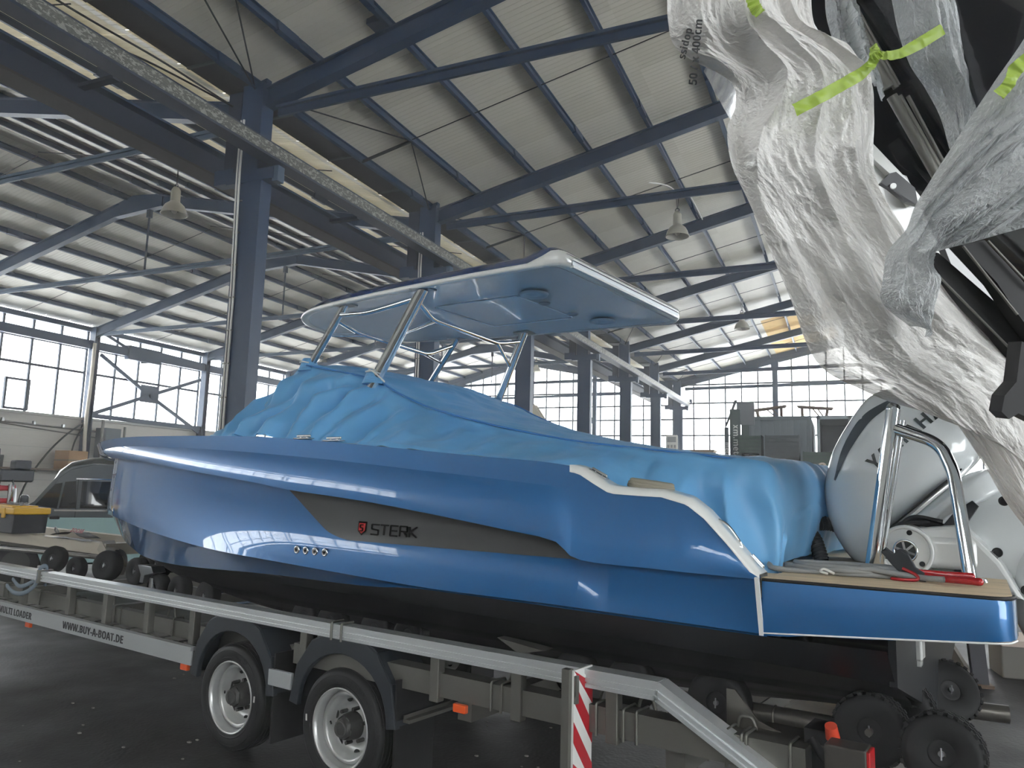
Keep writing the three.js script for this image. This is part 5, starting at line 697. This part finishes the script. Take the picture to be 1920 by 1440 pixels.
  part('leg', [bar(V(0.0, 0, 0), V(-0.05, 0.8, 0), 0.14, 0.02, V(0, 0, 1)), bar(V(0.0, 0, 0.1), V(-0.05, 0.8, 0.1), 0.14, 0.02, V(0, 0, 1)), bar(V(0.0, 0, 0.05), V(-0.05, 0.8, 0.05), 0.02, 0.1, V(0, 0, 1))], std('#45454a', 0.7), st); part('leg', [bar(V(-0.06, 0.06, -0.3), V(-0.45, 0.8, -0.5), 0.1, 0.1)], std('#5b574f', 0.8), st); part('foot_plate', box(0.2, 0.03, 0.22, 0, 0.016, 0.05), M.rust, st); part('cross_bar', box(1.2, 0.12, 0.34, 0.05, 0.8, 0), M.rust, st);
  const sl = thing('concrete_beam', 'long pale concrete beam lying on the floor behind the steel leg', 'beam', [2.9, 0, -10.35], 0.1); part('beam_body', [rbox(3.4, 0.34, 0.5, 0.02, 0.25, 0.17, 0)], M.concrete, sl); part('top_board', [bbox(-1.45, 1.95, 0.34, 0.4, -0.4, 0.3)], M.paleBoard, sl);
  const lt = []; for (let i = 0; i < 150; i++) { const x = -6 + rnd() * 9, z = -8 + rnd() * 6, r = 0.006 + 0.014 * rnd(); lt.push(new THREE.DodecahedronGeometry(r, 0).scale(1, 0.4, 0.7).translate(x, r * 0.3, z)); } const gr = part('floor_grit', lt, M.concrete, scene); gr.userData = { label: 'small pale stones and scraps scattered over the dark floor', category: 'grit', kind: 'stuff' };
}

// ---------- the black boat at right under plastic film ----------
const outw = V(0.33, -0.16, 0.93).normalize(), across = V(0, 1, 0).cross(outw).normalize(), upw = outw.clone().cross(across);   // the flank faces this way
function filmSheet(rows, nu, nv, amp, sd, pull = 0) {        // rows: [left x, y, z, right x, y, z] in metres
  const A = rows.map((r) => V(r[0], r[1], r[2])), B = rows.map((r) => V(r[3], r[4], r[5]));
  const cA = new THREE.CatmullRomCurve3(A, false, 'catmullrom', 0.5), cB = new THREE.CatmullRomCurve3(B, false, 'catmullrom', 0.5), n = rows.length - 1;
  return grid(nu, nv, (u, v) => {
    const a = cA.getPoint(v), b = cB.getPoint(v), p = a.lerp(b, u), e = Math.min(u, 1 - u), X = u * a.distanceTo(b) * 2 + u * 1.4, Y = v * n * 0.14;
    const rid = (x, y, z) => 0.5 - Math.abs(nz(x, y, z)) * 2;
    let d = 0.09 * Math.pow(Math.sin(Math.PI * clamp(u, 0, 1)), 0.6) + amp * (0.9 * fbm(u * 3.2, Y * 1.5, sd) + 0.7 * rid(u * 3.4 + 0.9 * nz(Y * 1.7, u * 2, 3), Y * 0.8, sd + 5) * sstep(3.2, 0.6, Y) + 0.85 * rid(5.5 * Math.atan2(u - 0.62, Y + 0.22), 0.4 * Y, sd + 21) * sstep(2.0, 0.5, Y) * sstep(-0.1, 0.25, Y) + 0.2 * rid(u * 6 + Y * 3.4 + nz(u * 3, Y * 3, 2), Y * 3.8 - u * 3, sd + 9) + 0.13 * rid(u * 9 - Y * 6.5, Y * 4 + u * 9, sd + 12) + 0.06 * rid(u * 22 + Y * 9, Y * 14 - u * 11, sd + 15));
    d *= sstep(0, 0.07, e) * 0.85 + 0.15;
    p.addScaledVector(outw, d); p.u = u * 1.6; p.v = Y * 2.2; return p;
  });
}
{
  const pb = thing('covered_boat', 'black hulled boat looming at upper right, its flank half hidden by plastic film', 'boat');
  const rows = [[V(-0.217, 4.048, -2.932), V(1.159, 3.905, -3.053)], [V(-0.109, 3.832, -3.065), V(1.162, 3.442, -3.124)], [V(0.060, 3.546, -3.236), V(1.188, 3.037, -3.251)], [V(0.153, 3.247, -3.376), V(1.240, 2.743, -3.427)], [V(0.272, 3.049, -3.513), V(1.338, 2.555, -3.663)], [V(0.468, 2.931, -3.725), V(1.443, 2.509, -3.880)], [V(0.574, 2.647, -3.868), V(1.479, 2.265, -3.987)]];
  part('hull_side', [grid(24, 6, (u, v) => { const r = rows[Math.round(v * 6)], p = r[0].clone().lerp(r[1], u); p.addScaledVector(outw, 0.12 * Math.sin(Math.PI * u)); return p; }), grid(24, 1, (u, v) => { const p = rows[6][0].clone().lerp(rows[6][1], u); return p.addScaledVector(outw, 0.12 * Math.sin(Math.PI * u) * (1 - v) - v * 1.4); }), grid(1, 6, (u, v) => rows[Math.round(v * 6)][0].clone().addScaledVector(outw, -u * 1.4)), grid(1, 6, (u, v) => rows[Math.round(v * 6)][1].clone().addScaledVector(outw, -u * 1.4))], M.blackGloss, pb);
  { const lo = [[0.086, 3.166, -3.162, 0.261, 3.126, -3.287], [0.002, 2.909, -3.142, 0.347, 2.933, -3.397], [-0.024, 2.667, -3.189, 0.455, 2.756, -3.515], [0.009, 2.488, -3.263, 0.621, 2.581, -3.678], [0.122, 2.350, -3.365, 0.784, 2.436, -3.793], [0.280, 2.280, -3.488, 0.843, 2.197, -3.876], [0.390, 2.247, -3.563, 0.862, 1.954, -3.943], [0.522, 2.061, -3.669, 0.878, 1.798, -3.973], [0.622, 1.869, -3.742, 0.884, 1.642, -3.999], [0.718, 1.709, -3.807, 0.892, 1.553, -4.015]];
    const a = new THREE.CatmullRomCurve3(lo.map((r) => V(r[0], r[1], r[2]))), b = new THREE.CatmullRomCurve3(lo.map((r) => V(r[3], r[4], r[5])));
    part('hull_bottom', [grid(12, 36, (u, v) => a.getPoint(v).lerp(b.getPoint(v), u)), grid(12, 36, (u, v) => a.getPoint(v).lerp(b.getPoint(v), u).addScaledVector(outw, -0.04))], M.white, pb, 'white hull bottom'); }
  part('rub_rail', [rod(V(0.014, 3.800, -2.991), V(0.198, 3.417, -3.107), 0.02, 14), rod(V(0.040, 3.801, -3.003), V(0.225, 3.418, -3.118), 0.012, 14), rod(V(0.061, 3.801, -3.012), V(0.234, 3.428, -3.120), 0.008, 14)], M.aluDull, pb, 'ribbed grey rub rail'); part('rub_rail', [rod(V(0.210, 3.397, -3.137), V(0.365, 3.077, -3.229), 0.02, 14), rod(V(0.235, 3.398, -3.147), V(0.389, 3.078, -3.240), 0.012, 14), rod(V(0.267, 3.399, -3.161), V(0.407, 3.089, -3.246), 0.008, 14)], M.aluDull, pb, 'ribbed grey rub rail');
  const poly = (pts, th) => { const a = pts.map((p) => V(...p)), n = outw; const tri = THREE.ShapeUtils.triangulateShape(a.map((p) => new THREE.Vector2(p.dot(across), p.dot(upw))), []), P = []; const push = (...q) => q.forEach((w) => P.push(w.x, w.y, w.z)); const bk = a.map((p) => p.clone().addScaledVector(n, -th)); for (const t of tri) { push(a[t[0]], a[t[1]], a[t[2]]); push(bk[t[0]], bk[t[2]], bk[t[1]]); } for (let i = 0; i < a.length; i++) { const j = (i + 1) % a.length; push(a[i], bk[i], a[j], a[j], bk[i], bk[j]); } const g = new THREE.BufferGeometry(); g.setAttribute('position', new THREE.Float32BufferAttribute(P, 3)); g.computeVertexNormals(); return g; };
  part('chine_strip', [poly([[0.122, 3.224, -3.146], [0.137, 3.225, -3.153], [0.255, 3.091, -3.224], [0.319, 3.000, -3.265], [0.275, 2.991, -3.248], [0.236, 3.070, -3.219], [0.143, 3.159, -3.165]], 0.06), poly([[0.127, 3.194, -3.241], [0.184, 3.143, -3.274], [0.283, 3.021, -3.334], [0.323, 2.862, -3.376], [0.255, 2.881, -3.343], [0.161, 3.026, -3.281]], 0.05)], M.white, pb, 'white chine strip');
  part('bow_fitting', [poly([[0.160, 3.047, -3.123], [0.191, 3.084, -3.131], [0.214, 3.091, -3.140], [0.279, 3.032, -3.177], [0.288, 2.966, -3.191], [0.248, 2.979, -3.171], [0.189, 3.030, -3.139]], 0.03)], std('#14171b', 0.3), pb); part('fitting_hole', [new THREE.CylinderGeometry(0.011, 0.011, 0.01, 18).rotateX(Math.PI / 2).translate(...V(0.202, 3.032, -3.133).toArray())], M.white, pb);
  const cr = thing('boat_cradle', 'chipped black steel cradle arms slanting at the right edge', 'cradle');
  part('arm', poly([[0.311, 2.767, -3.132], [0.343, 2.760, -3.147], [0.643, 2.480, -3.318], [0.692, 2.290, -3.368], [0.607, 2.382, -3.317], [0.348, 2.675, -3.161]], 0.09), M.black, cr); part('arm', poly([[0.406, 2.761, -3.064], [0.483, 2.778, -3.094], [0.633, 2.603, -3.186], [0.671, 2.388, -3.234], [0.584, 2.521, -3.176], [0.520, 2.628, -3.133]], 0.09), M.black, cr);
  part('arm_rim', [rod(V(0.490, 2.768, -3.077), V(0.629, 2.607, -3.161), 0.006, 6), rod(V(0.411, 2.750, -3.056), V(0.581, 2.515, -3.165), 0.005, 6), rod(V(0.343, 2.668, -3.149), V(0.605, 2.380, -3.306), 0.005, 6)], M.aluDull, cr);
  part('clamp_foot', [poly([[0.562, 2.392, -3.021], [0.602, 2.375, -3.041], [0.627, 2.109, -3.092], [0.545, 2.151, -3.050], [0.515, 2.131, -3.040], [0.493, 2.155, -3.027], [0.504, 2.209, -3.024], [0.542, 2.256, -3.033]], 0.08)], M.black, cr);
  part('bilge', [poly([[0.378, 2.809, -3.264], [0.454, 2.827, -3.294], [0.575, 2.625, -3.377], [0.639, 2.506, -3.423], [0.610, 2.545, -3.404], [0.501, 2.639, -3.343], [0.409, 2.717, -3.292]], 0.05)], M.blackGloss, pb);
  const f = tag(part('plastic_film', filmSheet([[-0.502, 3.621, -2.399, -0.057, 3.661, -2.630], [-0.506, 3.442, -2.424, -0.049, 3.461, -2.663], [-0.480, 3.361, -2.492, 0.054, 3.405, -2.760], [-0.334, 3.292, -2.609, 0.125, 3.327, -2.846], [-0.314, 3.220, -2.650, 0.133, 3.206, -2.890], [-0.343, 3.135, -2.651, 0.129, 3.063, -2.932], [-0.334, 3.014, -2.673, 0.147, 2.969, -2.954], [-0.291, 2.902, -2.730, 0.219, 2.835, -3.027], [-0.233, 2.751, -2.800, 0.308, 2.706, -3.129], [-0.163, 2.565, -2.902, 0.400, 2.582, -3.231], [-0.112, 2.402, -2.992, 0.510, 2.475, -3.338], [-0.054, 2.320, -3.073, 0.622, 2.365, -3.447], [0.058, 2.266, -3.174, 0.679, 2.227, -3.514], [0.192, 2.216, -3.273, 0.697, 2.025, -3.574], [0.350, 2.205, -3.364, 0.716, 1.913, -3.600], [0.473, 2.038, -3.454, 0.725, 1.820, -3.617], [0.562, 1.867, -3.518, 0.739, 1.718, -3.639], [0.649, 1.737, -3.575, 0.756, 1.636, -3.658]], 150, 330, 0.062, 2.4), M.film, scene), 'large crumpled clear plastic sheet hanging from the black boat', 'plastic sheet');
  for (const [s, at, size, rot] of [['50 / x 400cm', V(-0.392, 3.123, -2.301), 0.025, 1.5], ['ssidop', V(-0.423, 3.202, -2.276), 0.023, 1.35]]) { const g = text(s, size, 0.002); g.rotateZ(rot).applyMatrix4(new THREE.Matrix4().makeBasis(across, upw, outw).setPosition(at)); part('print', g, M.ink, f, 'black printed lettering'); }
  tag(part('plastic_film', filmSheet([[0.666, 3.505, -2.680, 0.706, 2.783, -2.805], [0.557, 3.297, -2.686, 0.576, 2.728, -2.801], [0.460, 3.156, -2.698, 0.477, 2.705, -2.806], [0.373, 3.025, -2.713, 0.397, 2.690, -2.818], [0.288, 2.894, -2.740, 0.333, 2.682, -2.835], [0.240, 2.818, -2.764, 0.298, 2.674, -2.843], [0.211, 2.749, -2.794, 0.283, 2.658, -2.861], [0.155, 2.679, -2.802, 0.277, 2.630, -2.885], [0.136, 2.581, -2.831, 0.320, 2.601, -2.930], [0.129, 2.536, -2.856, 0.309, 2.543, -2.955], [0.152, 2.502, -2.894, 0.285, 2.464, -2.979], [0.223, 2.450, -2.954, 0.270, 2.414, -2.980]], 90, 170, 0.05, 7.9), M.filmDark, scene), 'gathered plastic sheet twisted to a knot at the right edge', 'plastic sheet');
  tag(part('plastic_film', filmSheet([[0.190, 3.764, -2.875, 0.394, 3.770, -2.963], [0.219, 3.573, -2.916, 0.415, 3.579, -3.000], [0.251, 3.440, -2.950, 0.429, 3.445, -3.026], [0.304, 3.356, -3.007, 0.450, 3.322, -3.076], [0.357, 3.261, -3.067, 0.468, 3.216, -3.121], [0.392, 3.145, -3.121, 0.428, 3.126, -3.139]], 40, 80, 0.04, 4.2), M.filmDark, scene), 'narrow clear plastic strip against the black hull above the twisted sheet', 'plastic sheet');
  tag(part('plastic_film', filmSheet([[-0.016, 3.779, -2.850, 0.048, 3.781, -2.877], [-0.015, 3.642, -2.871, 0.071, 3.664, -2.905], [0.004, 3.535, -2.895, 0.099, 3.567, -2.931], [0.028, 3.438, -2.920, 0.129, 3.470, -2.959], [0.071, 3.350, -2.930, 0.169, 3.304, -2.979]], 40, 80, 0.07, 6.1), M.filmDark, scene), 'ragged crumpled plastic edge gathered left of the grey rub rail', 'plastic sheet');
  const strip = (pts, wd) => { const c = new THREE.CatmullRomCurve3(pts.map((p) => V(p[0], p[1], p[2])), false, 'catmullrom', 0.3), k = table(pts.map((p, i) => [i / (pts.length - 1), p[3]])); return grid(60, 4, (u, v) => { const p = c.getPoint(u), n = c.getTangent(u).cross(outw).normalize(); return p.addScaledVector(n, (v - 0.5) * wd * k(u)).addScaledVector(outw, 0.012 * nz(u * 9, v * 1.5, wd * 50)); }); };
  const tp = thing('tape_strap', 'lime green tape strap tied across plastic and rub rail', 'tape');
  part('tape_end', strip([[-0.117, 3.120, -2.564, 1.05], [-0.051, 3.157, -2.587, 1.0], [0.032, 3.208, -2.615, 1], [0.089, 3.245, -2.634, 0.95], [0.124, 3.281, -2.644, 0.7]], 0.0406), M.tape, tp); part('tape_end', strip([[0.144, 3.336, -2.699, 0.6], [0.171, 3.335, -2.711, 0.7], [0.217, 3.344, -2.730, 0.8], [0.284, 3.385, -2.753, 0.95], [0.349, 3.429, -2.774, 0.9]], 0.0414), M.tape, tp); part('knot', [strip([[0.117, 3.252, -2.623, 0.7], [0.130, 3.287, -2.624, 1], [0.133, 3.315, -2.621, 0.9], [0.125, 3.325, -2.616, 0.8]], 0.0350), strip([[0.120, 3.278, -2.610, 0.8], [0.137, 3.289, -2.615, 0.9], [0.153, 3.296, -2.621, 0.8]], 0.0279)], M.tape, tp);
  const tp2 = thing('tape_strap', 'scrap of green tape on plastic at the top edge', 'tape'); part('tape_end', strip([[-0.234, 3.458, -2.408, 1], [-0.224, 3.424, -2.417, 1], [-0.207, 3.401, -2.428, 0.9]], 0.0381), M.tape, tp2);
  const tp3 = thing('tape_strap', 'green tape end under the twisted plastic at the right edge', 'tape'); part('tape_end', strip([[0.550, 3.174, -2.569, 1], [0.505, 3.133, -2.556, 1], [0.482, 3.085, -2.553, 0.8], [0.455, 3.056, -2.546, 0.9]], 0.0414), M.tape, tp3);
}
scene.traverse((o) => { if (o.isMesh) o.castShadow = o.receiveShadow = true; });
renderer.render(scene, camera);
